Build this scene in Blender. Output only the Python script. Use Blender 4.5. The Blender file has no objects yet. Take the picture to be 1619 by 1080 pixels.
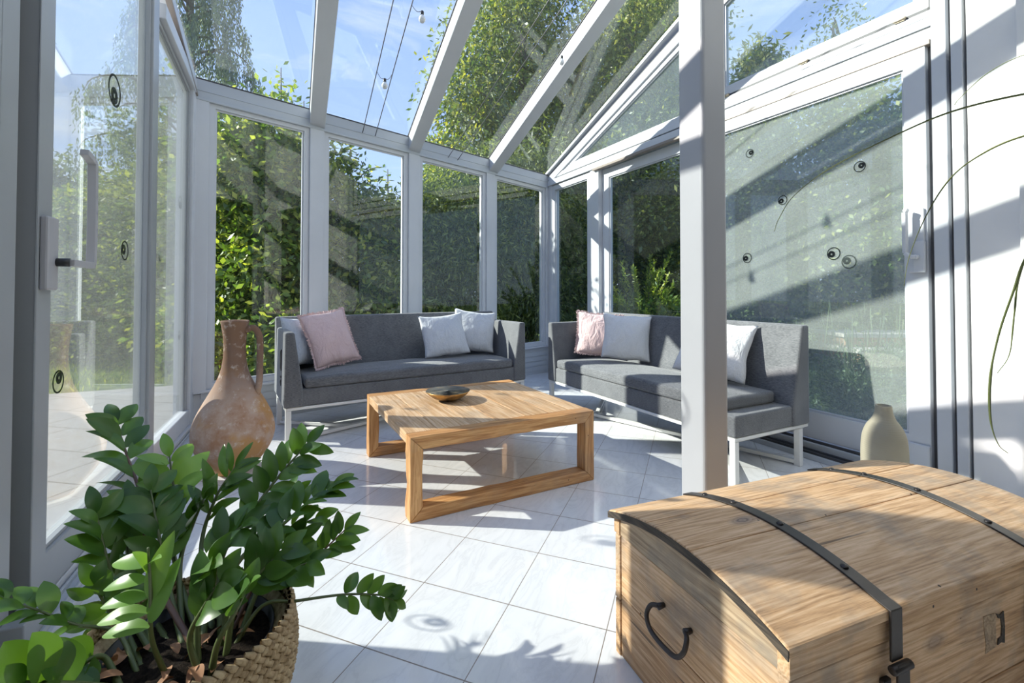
import bpy, bmesh, math, random
import numpy as np
from mathutils import Vector, Matrix, noise

scene = bpy.context.scene
COL = scene.collection
PI = math.pi
R = math.radians

# ------------------------------------------------------------------ camera model (metres; camera at the origin, 1 m up)
F, CX, CY, PITCH = 735.0, 809.5, 445.5, 0.01829
TH = R(24.0)
CAMH = 1.0
_cp, _sp = math.cos(PITCH), math.sin(PITCH)
_c, _s = math.cos(TH), math.sin(TH)
ROT = Matrix(((_c, _s, 0), (-_s, _c, 0), (0, 0, 1))) @ Matrix(((1, 0, 0), (0, _cp, -_sp), (0, _sp, _cp)))


def at_depth(px, py, d):
    """point seen at photo pixel (px, py), d metres along the viewing direction"""
    v = ROT @ Vector(((px - CX) / F, 1.0, -(py - CY) / F))
    return Vector((0, 0, CAMH)) + v * d


def ground(px, d):
    """ground position below the photo column px at distance d"""
    p = at_depth(px, 459, d)
    return Vector((p.x, p.y, 0))


# ------------------------------------------------------------------ object helpers
class MB:
    """collects shapes into one mesh"""

    def __init__(self):
        self.v, self.f, self.sm = [], [], []

    def add(self, vs, fs, smooth=False):
        o = len(self.v)
        self.v += [tuple(x) for x in vs]
        self.f += [tuple(i + o for i in f) for f in fs]
        self.sm += [smooth] * len(fs)
        return self

    def box(self, x0, x1, y0, y1, z0, z1):
        v = [(x0, y0, z0), (x1, y0, z0), (x1, y1, z0), (x0, y1, z0), (x0, y0, z1), (x1, y0, z1), (x1, y1, z1), (x0, y1, z1)]
        return self.add(v, [(0, 3, 2, 1), (4, 5, 6, 7), (0, 1, 5, 4), (1, 2, 6, 5), (2, 3, 7, 6), (3, 0, 4, 7)])

    def prism(self, a, b):
        """two matching outlines (lists of points) joined into a closed solid"""
        n = len(a)
        fs = [tuple(reversed(range(n))), tuple(range(n, 2 * n))]
        fs += [(i, (i + 1) % n, n + (i + 1) % n, n + i) for i in range(n)]
        return self.add(list(a) + list(b), fs)

    def bar(self, p, q, w, h, up=(0, 0, 1)):
        p, q, up = Vector(p), Vector(q), Vector(up)
        d = (q - p).normalized()
        s = d.cross(up)
        if s.length < 1e-4:
            s = d.cross(Vector((1, 0, 0)))
        s.normalize()
        u = s.cross(d)
        c = [s * w / 2 + u * h / 2, -s * w / 2 + u * h / 2, -s * w / 2 - u * h / 2, s * w / 2 - u * h / 2]
        return self.prism([p + k for k in c], [q + k for k in c])

    def tube(self, pts, r, n=10, cap=True):
        pts = [Vector(p) for p in pts]
        rs = r if isinstance(r, (list, tuple)) else [r] * len(pts)
        vs, fs = [], []
        prev = None
        for i, p in enumerate(pts):
            t = (pts[min(i + 1, len(pts) - 1)] - pts[max(i - 1, 0)]).normalized()
            if prev is None:
                a = t.orthogonal().normalized()
            else:
                a = (prev - t * prev.dot(t)).normalized()
            prev = a
            b = t.cross(a)
            for k in range(n):
                th = 2 * PI * k / n
                vs.append(p + (a * math.cos(th) + b * math.sin(th)) * rs[i])
        for i in range(len(pts) - 1):
            for k in range(n):
                fs.append((i * n + k, i * n + (k + 1) % n, (i + 1) * n + (k + 1) % n, (i + 1) * n + k))
        if cap:
            fs.append(tuple(reversed(range(n))))
            fs.append(tuple(range((len(pts) - 1) * n, len(pts) * n)))
        return self.add(vs, fs, True)

    def lathe(self, prof, n=48, c=(0, 0, 0)):
        """closed solid of revolution from (r, z) profile"""
        vs, fs = [], []
        for r, z in prof:
            for k in range(n):
                th = 2 * PI * k / n
                vs.append((c[0] + r * math.cos(th), c[1] + r * math.sin(th), c[2] + z))
        for i in range(len(prof) - 1):
            for k in range(n):
                fs.append((i * n + k, i * n + (k + 1) % n, (i + 1) * n + (k + 1) % n, (i + 1) * n + k))
        if prof[0][0] > 1e-5:
            fs.append(tuple(reversed(range(n))))
        if prof[-1][0] > 1e-5:
            fs.append(tuple(range((len(prof) - 1) * n, len(prof) * n)))
        return self.add(vs, fs, True)

    def build(self, name, mat, parent=None, bevel=0.0, seg=2):
        me = bpy.data.meshes.new(name)
        me.from_pydata(self.v, [], self.f)
        me.polygons.foreach_set('use_smooth', self.sm)
        me.update()
        bm = bmesh.new()
        bm.from_mesh(me)
        bmesh.ops.remove_doubles(bm, verts=bm.verts, dist=1e-6)
        bmesh.ops.recalc_face_normals(bm, faces=bm.faces)
        bm.to_mesh(me)
        bm.free()
        return link(name, me, mat, parent, bevel, seg)


def link(name, me, mat, parent=None, bevel=0.0, seg=2):
    o = bpy.data.objects.new(name, me)
    COL.objects.link(o)
    if mat:
        me.materials.append(mat)
    if parent:
        o.parent = parent
    if bevel:
        m = o.modifiers.new('Bevel', 'BEVEL')
        m.width = bevel
        m.segments = seg
        m.limit_method = 'ANGLE'
        m.angle_limit = R(40)
        m.harden_normals = False
    return o


def np_mesh(name, verts, quads, mat, parent=None):
    me = bpy.data.meshes.new(name)
    nv, nq = len(verts), len(quads)
    me.vertices.add(nv)
    me.vertices.foreach_set('co', np.asarray(verts, np.float32).ravel())
    me.loops.add(nq * 4)
    me.loops.foreach_set('vertex_index', np.asarray(quads, np.int32).ravel())
    me.polygons.add(nq)
    me.polygons.foreach_set('loop_start', np.arange(0, nq * 4, 4, dtype=np.int32))
    me.update(calc_edges=True)
    return link(name, me, mat, parent)


def tag(o, label, cat, group=None, kind=None):
    o['label'] = label
    o['category'] = cat
    if group:
        o['group'] = group
    if kind:
        o['kind'] = kind
    return o


def thing(name, label, cat, loc=(0, 0, 0), rz=0.0, group=None, kind=None):
    o = bpy.data.objects.new(name, None)
    o.empty_display_size = 0.1
    COL.objects.link(o)
    o.location = loc
    o.rotation_euler = (0, 0, rz)
    return tag(o, label, cat, group, kind)


def bez(pts, n):
    """smooth curve through control points (Catmull-Rom)"""
    P = [Vector(p) for p in pts]
    P = [P[0] * 2 - P[1]] + P + [P[-1] * 2 - P[-2]]
    out = []
    m = len(P) - 3
    for k in range(n + 1):
        t = k / n * m
        i = min(int(t), m - 1)
        u = t - i
        a, b, c, d = P[i:i + 4]
        out.append(0.5 * ((2 * b) + (c - a) * u + (2 * a - 5 * b + 4 * c - d) * u * u + (3 * b - a - 3 * c + d) * u ** 3))
    return out


# ------------------------------------------------------------------ materials
def new_mat(name):
    m = bpy.data.materials.new(name)
    m.use_nodes = True
    nt = m.node_tree
    for n in list(nt.nodes):
        nt.nodes.remove(n)
    out = nt.nodes.new('ShaderNodeOutputMaterial')
    return m, nt, out


def N(nt, typ, **kw):
    n = nt.nodes.new(typ)
    ins = kw.pop('ins', {})
    for k, v in kw.items():
        setattr(n, k, v)
    for k, v in ins.items():
        s = n.inputs[k]
        if isinstance(v, bpy.types.NodeSocket):
            nt.links.new(v, s)
        elif isinstance(v, (tuple, list)) and s.type == 'RGBA' and len(v) == 3:
            s.default_value = (*v, 1)
        else:
            s.default_value = v
    return n


def ramp(nt, fac, stops, interp='LINEAR'):
    r = nt.nodes.new('ShaderNodeValToRGB')
    r.color_ramp.interpolation = interp
    e = r.color_ramp.elements
    while len(e) < len(stops):
        e.new(0.5)
    for i, (p, c) in enumerate(stops):
        e[i].position = p
        e[i].color = (*c, 1) if len(c) == 3 else c
    nt.links.new(fac, r.inputs[0])
    return r.outputs[0]


def mixc(nt, fac, a, b, mode='MIX'):
    m = N(nt, 'ShaderNodeMix', data_type='RGBA', blend_type=mode)
    for s, v in ((m.inputs[0], fac), (m.inputs[6], a), (m.inputs[7], b)):
        if isinstance(v, bpy.types.NodeSocket):
            nt.links.new(v, s)
        elif isinstance(v, (tuple, list)):
            s.default_value = (*v, 1)
        else:
            s.default_value = v
    return m.outputs[2]


def math_n(nt, op, a, b=None, c=None):
    m = N(nt, 'ShaderNodeMath', operation=op)
    for i, v in enumerate((a, b, c)):
        if v is None:
            continue
        if isinstance(v, bpy.types.NodeSocket):
            nt.links.new(v, m.inputs[i])
        else:
            m.inputs[i].default_value = v
    return m.outputs[0]


def coords(nt, scale=(1, 1, 1), kind='Object', rot=(0, 0, 0), loc=(0, 0, 0)):
    tc = N(nt, 'ShaderNodeTexCoord')
    mp = N(nt, 'ShaderNodeMapping', ins={'Vector': tc.outputs[kind], 'Scale': scale, 'Rotation': rot, 'Location': loc})
    return mp.outputs[0]


def noise_n(nt, vec, scale, detail=4, rough=0.5, dist=0.0):
    return N(nt, 'ShaderNodeTexNoise', ins={'Vector': vec, 'Scale': scale, 'Detail': detail, 'Roughness': rough, 'Distortion': dist}).outputs[0]


def bump(nt, h, strength=0.3, dist=0.01):
    return N(nt, 'ShaderNodeBump', ins={'Height': h, 'Strength': strength, 'Distance': dist}).outputs[0]


def principled(nt, out, col, rough=0.5, metal=0.0, spec=0.5, normal=None, **extra):
    p = N(nt, 'ShaderNodeBsdfPrincipled')
    for k, v in (('Base Color', col), ('Roughness', rough), ('Metallic', metal), ('Specular IOR Level', spec), *extra.items()):
        s = p.inputs[k]
        if isinstance(v, bpy.types.NodeSocket):
            nt.links.new(v, s)
        elif isinstance(v, (tuple, list)):
            s.default_value = (*v, 1)
        else:
            s.default_value = v
    if normal:
        nt.links.new(normal, p.inputs['Normal'])
    nt.links.new(p.outputs[0], out.inputs[0])
    return p


def m_paint(name, col, rough=0.35, var=0.06, metal=0.0):
    m, nt, out = new_mat(name)
    v = coords(nt)
    n = noise_n(nt, v, 6, 5, 0.6)
    c = mixc(nt, n, tuple(x * (1 - var) for x in col), tuple(min(1, x * (1 + var)) for x in col))
    n2 = noise_n(nt, v, 90, 2)
    principled(nt, out, c, rough, metal, normal=bump(nt, n2, 0.04, 0.002))
    return m


def m_wood(name, axis, dark, mid, light, scale=1.0, grey=0.0, rough=0.55, seed=0.0, knots=False):
    m, nt, out = new_mat(name)
    sc = [19.0 * scale] * 3
    sc['xyz'.index(axis)] = 1.0 * scale
    tc = N(nt, 'ShaderNodeTexCoord')
    isl = N(nt, 'ShaderNodeNewGeometry').outputs['Random Per Island']
    off = N(nt, 'ShaderNodeCombineXYZ', ins={'X': math_n(nt, 'MULTIPLY', isl, 7.3), 'Y': math_n(nt, 'MULTIPLY', isl, 3.1), 'Z': seed}).outputs[0]
    va = N(nt, 'ShaderNodeVectorMath', operation='ADD', ins={0: tc.outputs['Object'], 1: off}).outputs[0]
    v = N(nt, 'ShaderNodeMapping', ins={'Vector': va, 'Scale': tuple(sc)}).outputs[0]
    n1 = noise_n(nt, v, 0.9, 2, 0.45, 0.25)
    rings = math_n(nt, 'FRACT', math_n(nt, 'MULTIPLY', n1, 7.0))
    rings = math_n(nt, 'ABSOLUTE', math_n(nt, 'SUBTRACT', rings, 0.5))
    fine = noise_n(nt, v, 8, 3, 0.6)
    broad = noise_n(nt, N(nt, 'ShaderNodeMapping', ins={'Vector': v, 'Scale': (0.22, 0.22, 0.22)}).outputs[0], 1.3, 3, 0.5)
    f = math_n(nt, 'ADD', math_n(nt, 'MULTIPLY', rings, 0.55), math_n(nt, 'MULTIPLY', fine, 0.75))
    f = math_n(nt, 'ADD', math_n(nt, 'MULTIPLY', f, 0.75), math_n(nt, 'MULTIPLY', broad, 0.28))
    col = ramp(nt, f, [(0.24, dark), (0.47, mid), (0.68, light)])
    big = noise_n(nt, va, 3.2 * scale, 4, 0.6)
    col = mixc(nt, math_n(nt, 'MULTIPLY', isl, 0.75), mixc(nt, 1.0, col, (1.10, 1.12, 1.16), 'MULTIPLY'), mixc(nt, 1.0, col, (0.78, 0.69, 0.58), 'MULTIPLY'))
    if grey:
        gm = ramp(nt, big, [(0.5, (0, 0, 0)), (0.68, (1, 1, 1))])
        col = mixc(nt, math_n(nt, 'MULTIPLY', gm, grey), col, (0.20, 0.185, 0.165))
        n3 = noise_n(nt, v, 3.0, 5, 0.7)
        gm2 = ramp(nt, n3, [(0.6, (0, 0, 0)), (0.75, (1, 1, 1))])
        col = mixc(nt, math_n(nt, 'MULTIPLY', gm2, 0.5), col, (0.12, 0.085, 0.055))
    if knots:
        kv = [2.4, 2.4, 2.4]
        kv['xyz'.index(axis)] = 1.2
        vk = N(nt, 'ShaderNodeMapping', ins={'Vector': va, 'Scale': tuple(kv)}).outputs[0]
        von = N(nt, 'ShaderNodeTexVoronoi', ins={'Vector': vk, 'Scale': 2.4})
        rnd = N(nt, 'ShaderNodeSeparateColor', ins={0: von.outputs['Color']}).outputs[0]
        dist = math_n(nt, 'ADD', von.outputs['Distance'], math_n(nt, 'MULTIPLY', noise_n(nt, vk, 9, 3), 0.10))
        km = math_n(nt, 'MULTIPLY', ramp(nt, dist, [(0.10, (1, 1, 1)), (0.20, (0, 0, 0))]), math_n(nt, 'GREATER_THAN', rnd, 0.42))
        rr_ = ramp(nt, math_n(nt, 'FRACT', math_n(nt, 'MULTIPLY', dist, 22.0)), [(0.2, (0.10, 0.075, 0.065)), (0.7, (0.27, 0.20, 0.16))])
        col = mixc(nt, math_n(nt, 'MULTIPLY', km, 0.85), col, rr_)
    pv = N(nt, 'ShaderNodeTexVoronoi', ins={'Vector': va, 'Scale': 26.0})
    prn = N(nt, 'ShaderNodeSeparateColor', ins={0: pv.outputs['Color']}).outputs[1]
    pm = math_n(nt, 'MULTIPLY', math_n(nt, 'LESS_THAN', pv.outputs['Distance'], 0.075), math_n(nt, 'GREATER_THAN', prn, 0.86))
    col = mixc(nt, pm, col, (0.03, 0.02, 0.015))
    cvs = [60.0 * scale / 2] * 3
    cvs['xyz'.index(axis)] = 2.2
    cvm = N(nt, 'ShaderNodeMapping', ins={'Vector': va, 'Scale': tuple(cvs)}).outputs[0]
    crk = ramp(nt, noise_n(nt, cvm, 1.0, 3, 0.5), [(0.70, (0, 0, 0)), (0.74, (1, 1, 1))])
    col = mixc(nt, math_n(nt, 'MULTIPLY', crk, 0.75), col, (0.07, 0.04, 0.025))
    principled(nt, out, col, rough, 0, 0.35, bump(nt, f, 0.2, 0.003))
    return m


def m_fabric(name, a, b, stretch=(1, 1, 1), scale=260.0, bumpy=0.35, wr=0.0):
    m, nt, out = new_mat(name)
    v = coords(nt, stretch)
    n = noise_n(nt, v, scale, 2, 0.6)
    n0 = noise_n(nt, coords(nt), 9, 3, 0.5)
    f = math_n(nt, 'ADD', math_n(nt, 'MULTIPLY', n, 1.0), math_n(nt, 'MULTIPLY', n0, 0.25))
    col = ramp(nt, f, [(0.42, a), (0.8, b)])
    h = n
    nrm = bump(nt, h, bumpy, 0.002)
    if wr:
        w = noise_n(nt, coords(nt, (1, 1, 0.5)), 14, 4, 0.6, 0.8)
        nrm = N(nt, 'ShaderNodeBump', ins={'Height': w, 'Strength': wr, 'Distance': 0.03, 'Normal': nrm}).outputs[0]
    p = principled(nt, out, col, 0.9, 0, 0.15, nrm)
    p.inputs['Sheen Weight'].default_value = 0.35
    p.inputs['Sheen Roughness'].default_value = 0.4
    return m


def m_leaf(name, c1, c2, c3, trans=0.45, gloss=0.12, rough=0.4, vein=False):
    m, nt, out = new_mat(name)
    g = N(nt, 'ShaderNodeNewGeometry')
    col = ramp(nt, g.outputs['Random Per Island'], [(0.0, c1), (0.55, c2), (1.0, c3)])
    big = noise_n(nt, coords(nt), 1.3, 3)
    col = mixc(nt, ramp(nt, big, [(0.35, (0, 0, 0)), (0.7, (0.6, 0.6, 0.6))]), col, mixc(nt, 1.0, col, (1.5, 1.35, 0.7), 'MULTIPLY'))
    d = N(nt, 'ShaderNodeBsdfDiffuse', ins={'Color': col}).outputs[0]
    t = N(nt, 'ShaderNodeBsdfTranslucent', ins={'Color': mixc(nt, 1.0, col, (1.5, 1.5, 0.6), 'MULTIPLY')}).outputs[0]
    mx = N(nt, 'ShaderNodeMixShader', ins={0: trans, 1: d, 2: t}).outputs[0]
    gl = N(nt, 'ShaderNodeBsdfGlossy', ins={'Roughness': rough, 'Color': (1, 1, 1)}).outputs[0]
    mx = N(nt, 'ShaderNodeMixShader', ins={0: gloss, 1: mx, 2: gl}).outputs[0]
    nt.links.new(mx, out.inputs[0])
    return m


def m_glass(name, dust=0.03, f0=0.07, tint=(0.93, 0.97, 0.96), streak=0.5):
    """window pane: clear transmission, Schlick reflection, and a thin film of dust that scatters sunlight"""
    m, nt, out = new_mat(name)
    g = N(nt, 'ShaderNodeNewGeometry')
    dp = N(nt, 'ShaderNodeVectorMath', operation='DOT_PRODUCT', ins={0: g.outputs['Normal'], 1: g.outputs['Incoming']}).outputs['Value']
    c = math_n(nt, 'SUBTRACT', 1.0, math_n(nt, 'ABSOLUTE', dp))
    fr = math_n(nt, 'ADD', f0, math_n(nt, 'MULTIPLY', math_n(nt, 'POWER', c, 5.0), 1 - f0))
    tr = N(nt, 'ShaderNodeBsdfTransparent', ins={'Color': tint}).outputs[0]
    gl = N(nt, 'ShaderNodeBsdfGlossy', ins={'Roughness': 0.0, 'Color': (1, 1, 1)}).outputs[0]
    mx = N(nt, 'ShaderNodeMixShader', ins={0: fr, 1: tr, 2: gl}).outputs[0]
    di = N(nt, 'ShaderNodeBsdfDiffuse', ins={'Color': (0.80, 0.84, 0.80)}).outputs[0]
    tl = N(nt, 'ShaderNodeBsdfTranslucent', ins={'Color': (0.80, 0.84, 0.80)}).outputs[0]
    sc = N(nt, 'ShaderNodeMixShader', ins={0: 0.4, 1: di, 2: tl}).outputs[0]
    v = coords(nt, (1, 1, 1))
    n = noise_n(nt, v, 2.2, 5, 0.65)
    n2 = noise_n(nt, v, 160, 2, 0.6)
    d = math_n(nt, 'MULTIPLY', ramp(nt, n, [(0.25, (1 - streak,) * 3), (0.75, (1.0,) * 3)]), dust)
    d = math_n(nt, 'MULTIPLY', d, math_n(nt, 'ADD', 0.7, math_n(nt, 'MULTIPLY', n2, 0.6)))
    mx = N(nt, 'ShaderNodeMixShader', ins={0: d, 1: mx, 2: sc}).outputs[0]
    nt.links.new(mx, out.inputs[0])
    return m


M = {}
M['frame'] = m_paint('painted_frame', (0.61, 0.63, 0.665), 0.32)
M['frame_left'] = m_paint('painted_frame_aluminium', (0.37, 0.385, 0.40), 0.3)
M['panel'] = m_paint('painted_panel', (0.50, 0.53, 0.56), 0.4)
M['gasket'] = m_paint('rubber_gasket', (0.05, 0.05, 0.055), 0.6)
M['groove'] = m_paint('grey_groove', (0.10, 0.10, 0.105), 0.6)
M['bronze'] = m_paint('bronze_seal', (0.26, 0.22, 0.19), 0.4)
M['column'] = m_paint('grey_column_paint', (0.40, 0.405, 0.43), 0.38, 0.05)
M['plaster'] = m_paint('white_plaster', (0.82, 0.81, 0.80), 0.8)
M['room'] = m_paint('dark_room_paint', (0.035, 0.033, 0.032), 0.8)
M['silver'] = m_paint('silver_lacquer', (0.74, 0.74, 0.72), 0.3, 0.03)
M['handle_grey'] = m_paint('grey_handle_lacquer', (0.46, 0.45, 0.47), 0.3, 0.03)
M['iron'] = m_paint('forged_iron', (0.055, 0.048, 0.045), 0.42, 0.5, 0.7)
M['brass'] = m_paint('brass_catch', (0.42, 0.36, 0.27), 0.4, 0.1, 0.5)
M['black'] = m_paint('black_plastic', (0.02, 0.02, 0.022), 0.4)
M['cable'] = m_paint('steel_cable', (0.10, 0.10, 0.11), 0.5)
M['bulbglass'] = m_paint('frosted_bulb', (0.72, 0.74, 0.76), 0.15)


def m_film(name, col, clear):
    m, nt, out = new_mat(name)
    d = N(nt, 'ShaderNodeBsdfDiffuse', ins={'Color': col}).outputs[0]
    t = N(nt, 'ShaderNodeBsdfTransparent', ins={'Color': (0.8, 0.85, 0.85)}).outputs[0]
    nt.links.new(N(nt, 'ShaderNodeMixShader', ins={0: clear, 1: d, 2: t}).outputs[0], out.inputs[0])
    return m


M['sticker'] = m_film('dark_window_film', (0.008, 0.009, 0.011), 0.32)
M['sticker_reflection'] = m_film('grey_reflection_film', (0.06, 0.07, 0.07), 0.45)  # for the painted reflection of one ring sticker

# marble tiles laid diagonally
m, nt, out = new_mat('marble_tiles')
tc = N(nt, 'ShaderNodeTexCoord')
TS = 0.31
rv = N(nt, 'ShaderNodeMapping', ins={'Vector': tc.outputs['Object'], 'Rotation': (0, 0, R(-45)), 'Location': (-0.155, -0.237, 0)}).outputs[0]
sv = N(nt, 'ShaderNodeVectorMath', operation='SCALE', ins={0: rv, 'Scale': 1 / TS}).outputs[0]
sx = N(nt, 'ShaderNodeSeparateXYZ', ins={0: sv})


def grout(o, w):
    f = math_n(nt, 'FRACT', o)
    e = math_n(nt, 'MINIMUM', f, math_n(nt, 'SUBTRACT', 1.0, f))
    return math_n(nt, 'LESS_THAN', e, w)


gr = math_n(nt, 'MAXIMUM', grout(sx.outputs[0], 0.0062), grout(sx.outputs[1], 0.0045))
fl = N(nt, 'ShaderNodeVectorMath', operation='FLOOR', ins={0: sv}).outputs[0]
wn = N(nt, 'ShaderNodeTexWhiteNoise', ins={'Vector': fl})
ov = N(nt, 'ShaderNodeVectorMath', operation='MULTIPLY_ADD', ins={0: wn.outputs['Color'], 1: (9, 9, 9), 2: rv}).outputs[0]
st = N(nt, 'ShaderNodeMapping', ins={'Vector': ov, 'Scale': (2.0, 6.0, 4.0), 'Rotation': (0, 0, R(35))}).outputs[0]
vn = noise_n(nt, st, 1.6, 8, 0.62, 1.3)
vein = math_n(nt, 'ABSOLUTE', math_n(nt, 'SUBTRACT', vn, 0.5))
mc = ramp(nt, vein, [(0.0, (0.70, 0.705, 0.715)), (0.03, (0.755, 0.76, 0.77)), (0.14, (0.80, 0.803, 0.81))])
cl = noise_n(nt, ov, 3.5, 4, 0.6)
mc = mixc(nt, ramp(nt, cl, [(0.4, (0, 0, 0)), (0.75, (0.35, 0.35, 0.35))]), mc, (0.76, 0.765, 0.78))
mc = mixc(nt, math_n(nt, 'MULTIPLY', wn.outputs['Value'], 0.10), mc, (0.6, 0.61, 0.63))
mc = mixc(nt, gr, mc, (0.26, 0.22, 0.19))
rg = math_n(nt, 'ADD', 0.10, math_n(nt, 'MULTIPLY', gr, 0.5))
principled(nt, out, mc, rg, 0, 0.6, bump(nt, math_n(nt, 'SUBTRACT', 1.0, gr), 0.25, 0.002))
M['marble'] = m

TBL_SHADED = ((0.21, 0.085, 0.025), (0.47, 0.225, 0.08), (0.66, 0.38, 0.16))  # legs and rails: deeper timber, their shade put into the colour
TBL_LIT = ((0.34, 0.17, 0.07), (0.60, 0.37, 0.19), (0.76, 0.55, 0.35))  # table top: paler timber, its sunlight put into the colour
for a in 'xyz':
    M['table_' + a] = m_wood('reclaimed_timber_' + a, a, *(TBL_LIT if a == 'y' else TBL_SHADED), scale=1.2, grey=0.3, rough=0.5, seed=1.7)
CH = ((0.22, 0.115, 0.05), (0.54, 0.33, 0.17), (0.71, 0.49, 0.30))
for a in 'xyz':
    M['chest_' + a] = m_wood('aged_pine_' + a, a, *CH, scale=1.7, grey=0.6, rough=0.6, seed=4.2, knots=True)
M['chest_end'] = m_wood('weathered_pine_end', 'y', (0.10, 0.07, 0.045), (0.34, 0.24, 0.15), (0.50, 0.38, 0.25), scale=1.7, grey=0.8, rough=0.65, seed=2.2)
M['chest_dark'] = m_wood('blackened_pine', 'y', (0.015, 0.013, 0.012), (0.045, 0.038, 0.033), (0.10, 0.08, 0.06), 2.2, 0, 0.7)
M['sofa'] = m_fabric('grey_melange', (0.075, 0.079, 0.087), (0.215, 0.22, 0.23), (0.14, 0.6, 1.7), 420, 0.3)
M['cush_grey'] = m_fabric('pale_grey_linen', (0.50, 0.52, 0.56), (0.66, 0.68, 0.71), (1, 1, 1), 300, 0.3, 0.5)
M['cush_blue'] = m_fabric('blue_grey_linen', (0.40, 0.44, 0.50), (0.56, 0.60, 0.66), (1, 1, 1), 300, 0.3, 0.6)
M['cush_pink'] = m_fabric('dusty_pink_linen', (0.62, 0.44, 0.435), (0.76, 0.585, 0.57), (1, 1, 1), 300, 0.3, 0.7)
M['cush_white'] = m_fabric('off_white_linen', (0.62, 0.63, 0.65), (0.78, 0.78, 0.79), (1, 1, 1), 300, 0.3, 0.5)

m, nt, out = new_mat('terracotta_jug')
tc = N(nt, 'ShaderNodeTexCoord')
v = tc.outputs['Object']
z = N(nt, 'ShaderNodeSeparateXYZ', ins={0: v}).outputs[2]
n1 = noise_n(nt, v, 5, 6, 0.65)
n2 = noise_n(nt, v, 22, 6, 0.7)
base = ramp(nt, n1, [(0.38, (0.40, 0.22, 0.13)), (0.52, (0.52, 0.37, 0.28)), (0.66, (0.56, 0.43, 0.36))])
org = ramp(nt, noise_n(nt, v, 3.1, 5, 0.6), [(0.46, (0, 0, 0)), (0.56, (0.9, 0.9, 0.9))])
base = mixc(nt, org, base, (0.50, 0.27, 0.10))
zn = math_n(nt, 'ADD', z, math_n(nt, 'MULTIPLY', n1, 0.25))
neck = ramp(nt, zn, [(0.50, (0, 0, 0)), (0.72, (0.85, 0.85, 0.85))])
base = mixc(nt, neck, base, (0.19, 0.115, 0.085))
lime = ramp(nt, n2, [(0.56, (0, 0, 0)), (0.68, (0.6, 0.6, 0.6))])
base = mixc(nt, lime, base, (0.68, 0.60, 0.53))
principled(nt, out, base, 0.9, 0, 0.15, bump(nt, n2, 0.35, 0.006))
M['jug'] = m

m, nt, out = new_mat('beige_stoneware')
v = coords(nt)
w = N(nt, 'ShaderNodeTexWave', wave_type='BANDS', bands_direction='Z', ins={'Vector': v, 'Scale': 34.0, 'Distortion': 1.5}).outputs[1]
n1 = noise_n(nt, v, 8, 4)
c = mixc(nt, n1, (0.33, 0.30, 0.225), (0.43, 0.39, 0.30))
principled(nt, out, c, 0.75, 0, 0.2, bump(nt, w, 0.12, 0.002))
M['stoneware'] = m

m, nt, out = new_mat('hammered_brass')
v = coords(nt)
vo = N(nt, 'ShaderNodeTexVoronoi', ins={'Vector': v, 'Scale': 60.0}).outputs[0]
n1 = noise_n(nt, v, 14, 5, 0.6)
c = ramp(nt, n1, [(0.35, (0.16, 0.11, 0.07)), (0.55, (0.55, 0.34, 0.13)), (0.75, (0.70, 0.48, 0.22))])
principled(nt, out, c, 0.3, 0.85, 0.5, bump(nt, vo, 0.3, 0.003))
M['bowl_out'] = m
m, nt, out = new_mat('tarnished_inside')
v = coords(nt)
n1 = noise_n(nt, v, 18, 5, 0.65)
c = ramp(nt, n1, [(0.38, (0.10, 0.11, 0.11)), (0.55, (0.26, 0.25, 0.22)), (0.68, (0.60, 0.46, 0.26))])
principled(nt, out, c, 0.32, 0.6, 0.5)
M['bowl_in'] = m

m, nt, out = new_mat('seagrass_weave')
v = coords(nt)
isl = N(nt, 'ShaderNodeNewGeometry').outputs['Random Per Island']
n1 = noise_n(nt, v, 60, 4, 0.6)
c = ramp(nt, n1, [(0.3, (0.19, 0.125, 0.06)), (0.5, (0.43, 0.32, 0.18)), (0.75, (0.60, 0.48, 0.30))])
c = mixc(nt, math_n(nt, 'MULTIPLY', isl, 0.4), c, (0.25, 0.17, 0.09))
principled(nt, out, c, 0.75, 0, 0.2, bump(nt, noise_n(nt, v, 180, 2), 0.3, 0.002))
M['basket'] = m
m, nt, out = new_mat('potting_soil')
v = coords(nt)
n1 = noise_n(nt, v, 70, 5, 0.7)
principled(nt, out, ramp(nt, n1, [(0.4, (0.008, 0.006, 0.005)), (0.8, (0.05, 0.035, 0.025))]), 0.95, 0, 0.1, bump(nt, n1, 0.9, 0.01))
M['soil'] = m
M['dryleaf'] = m_paint('dry_leaf', (0.36, 0.18, 0.09), 0.7, 0.4)
M['stem'] = m_paint('green_stem', (0.10, 0.13, 0.045), 0.45, 0.4)
M['stem_red'] = m_paint('reddish_stem', (0.16, 0.085, 0.06), 0.45, 0.4)


def m_zz(name, a, b, trans=0.22):
    m, nt, out = new_mat(name)
    g = N(nt, 'ShaderNodeNewGeometry')
    v = coords(nt)
    n1 = noise_n(nt, v, 9, 3)
    col = mixc(nt, g.outputs['Random Per Island'], a, b)
    col = mixc(nt, math_n(nt, 'MULTIPLY', n1, 0.35), col, mixc(nt, 1.0, col, (1.35, 1.3, 0.7), 'MULTIPLY'))
    p = N(nt, 'ShaderNodeBsdfPrincipled', ins={'Base Color': col, 'Roughness': 0.33, 'Specular IOR Level': 0.45})
    t = N(nt, 'ShaderNodeBsdfTranslucent', ins={'Color': mixc(nt, 1.0, col, (2.6, 2.4, 0.8), 'MULTIPLY')}).outputs[0]
    mx = N(nt, 'ShaderNodeMixShader', ins={0: trans, 1: p.outputs[0], 2: t}).outputs[0]
    nt.links.new(mx, out.inputs[0])
    return m


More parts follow.
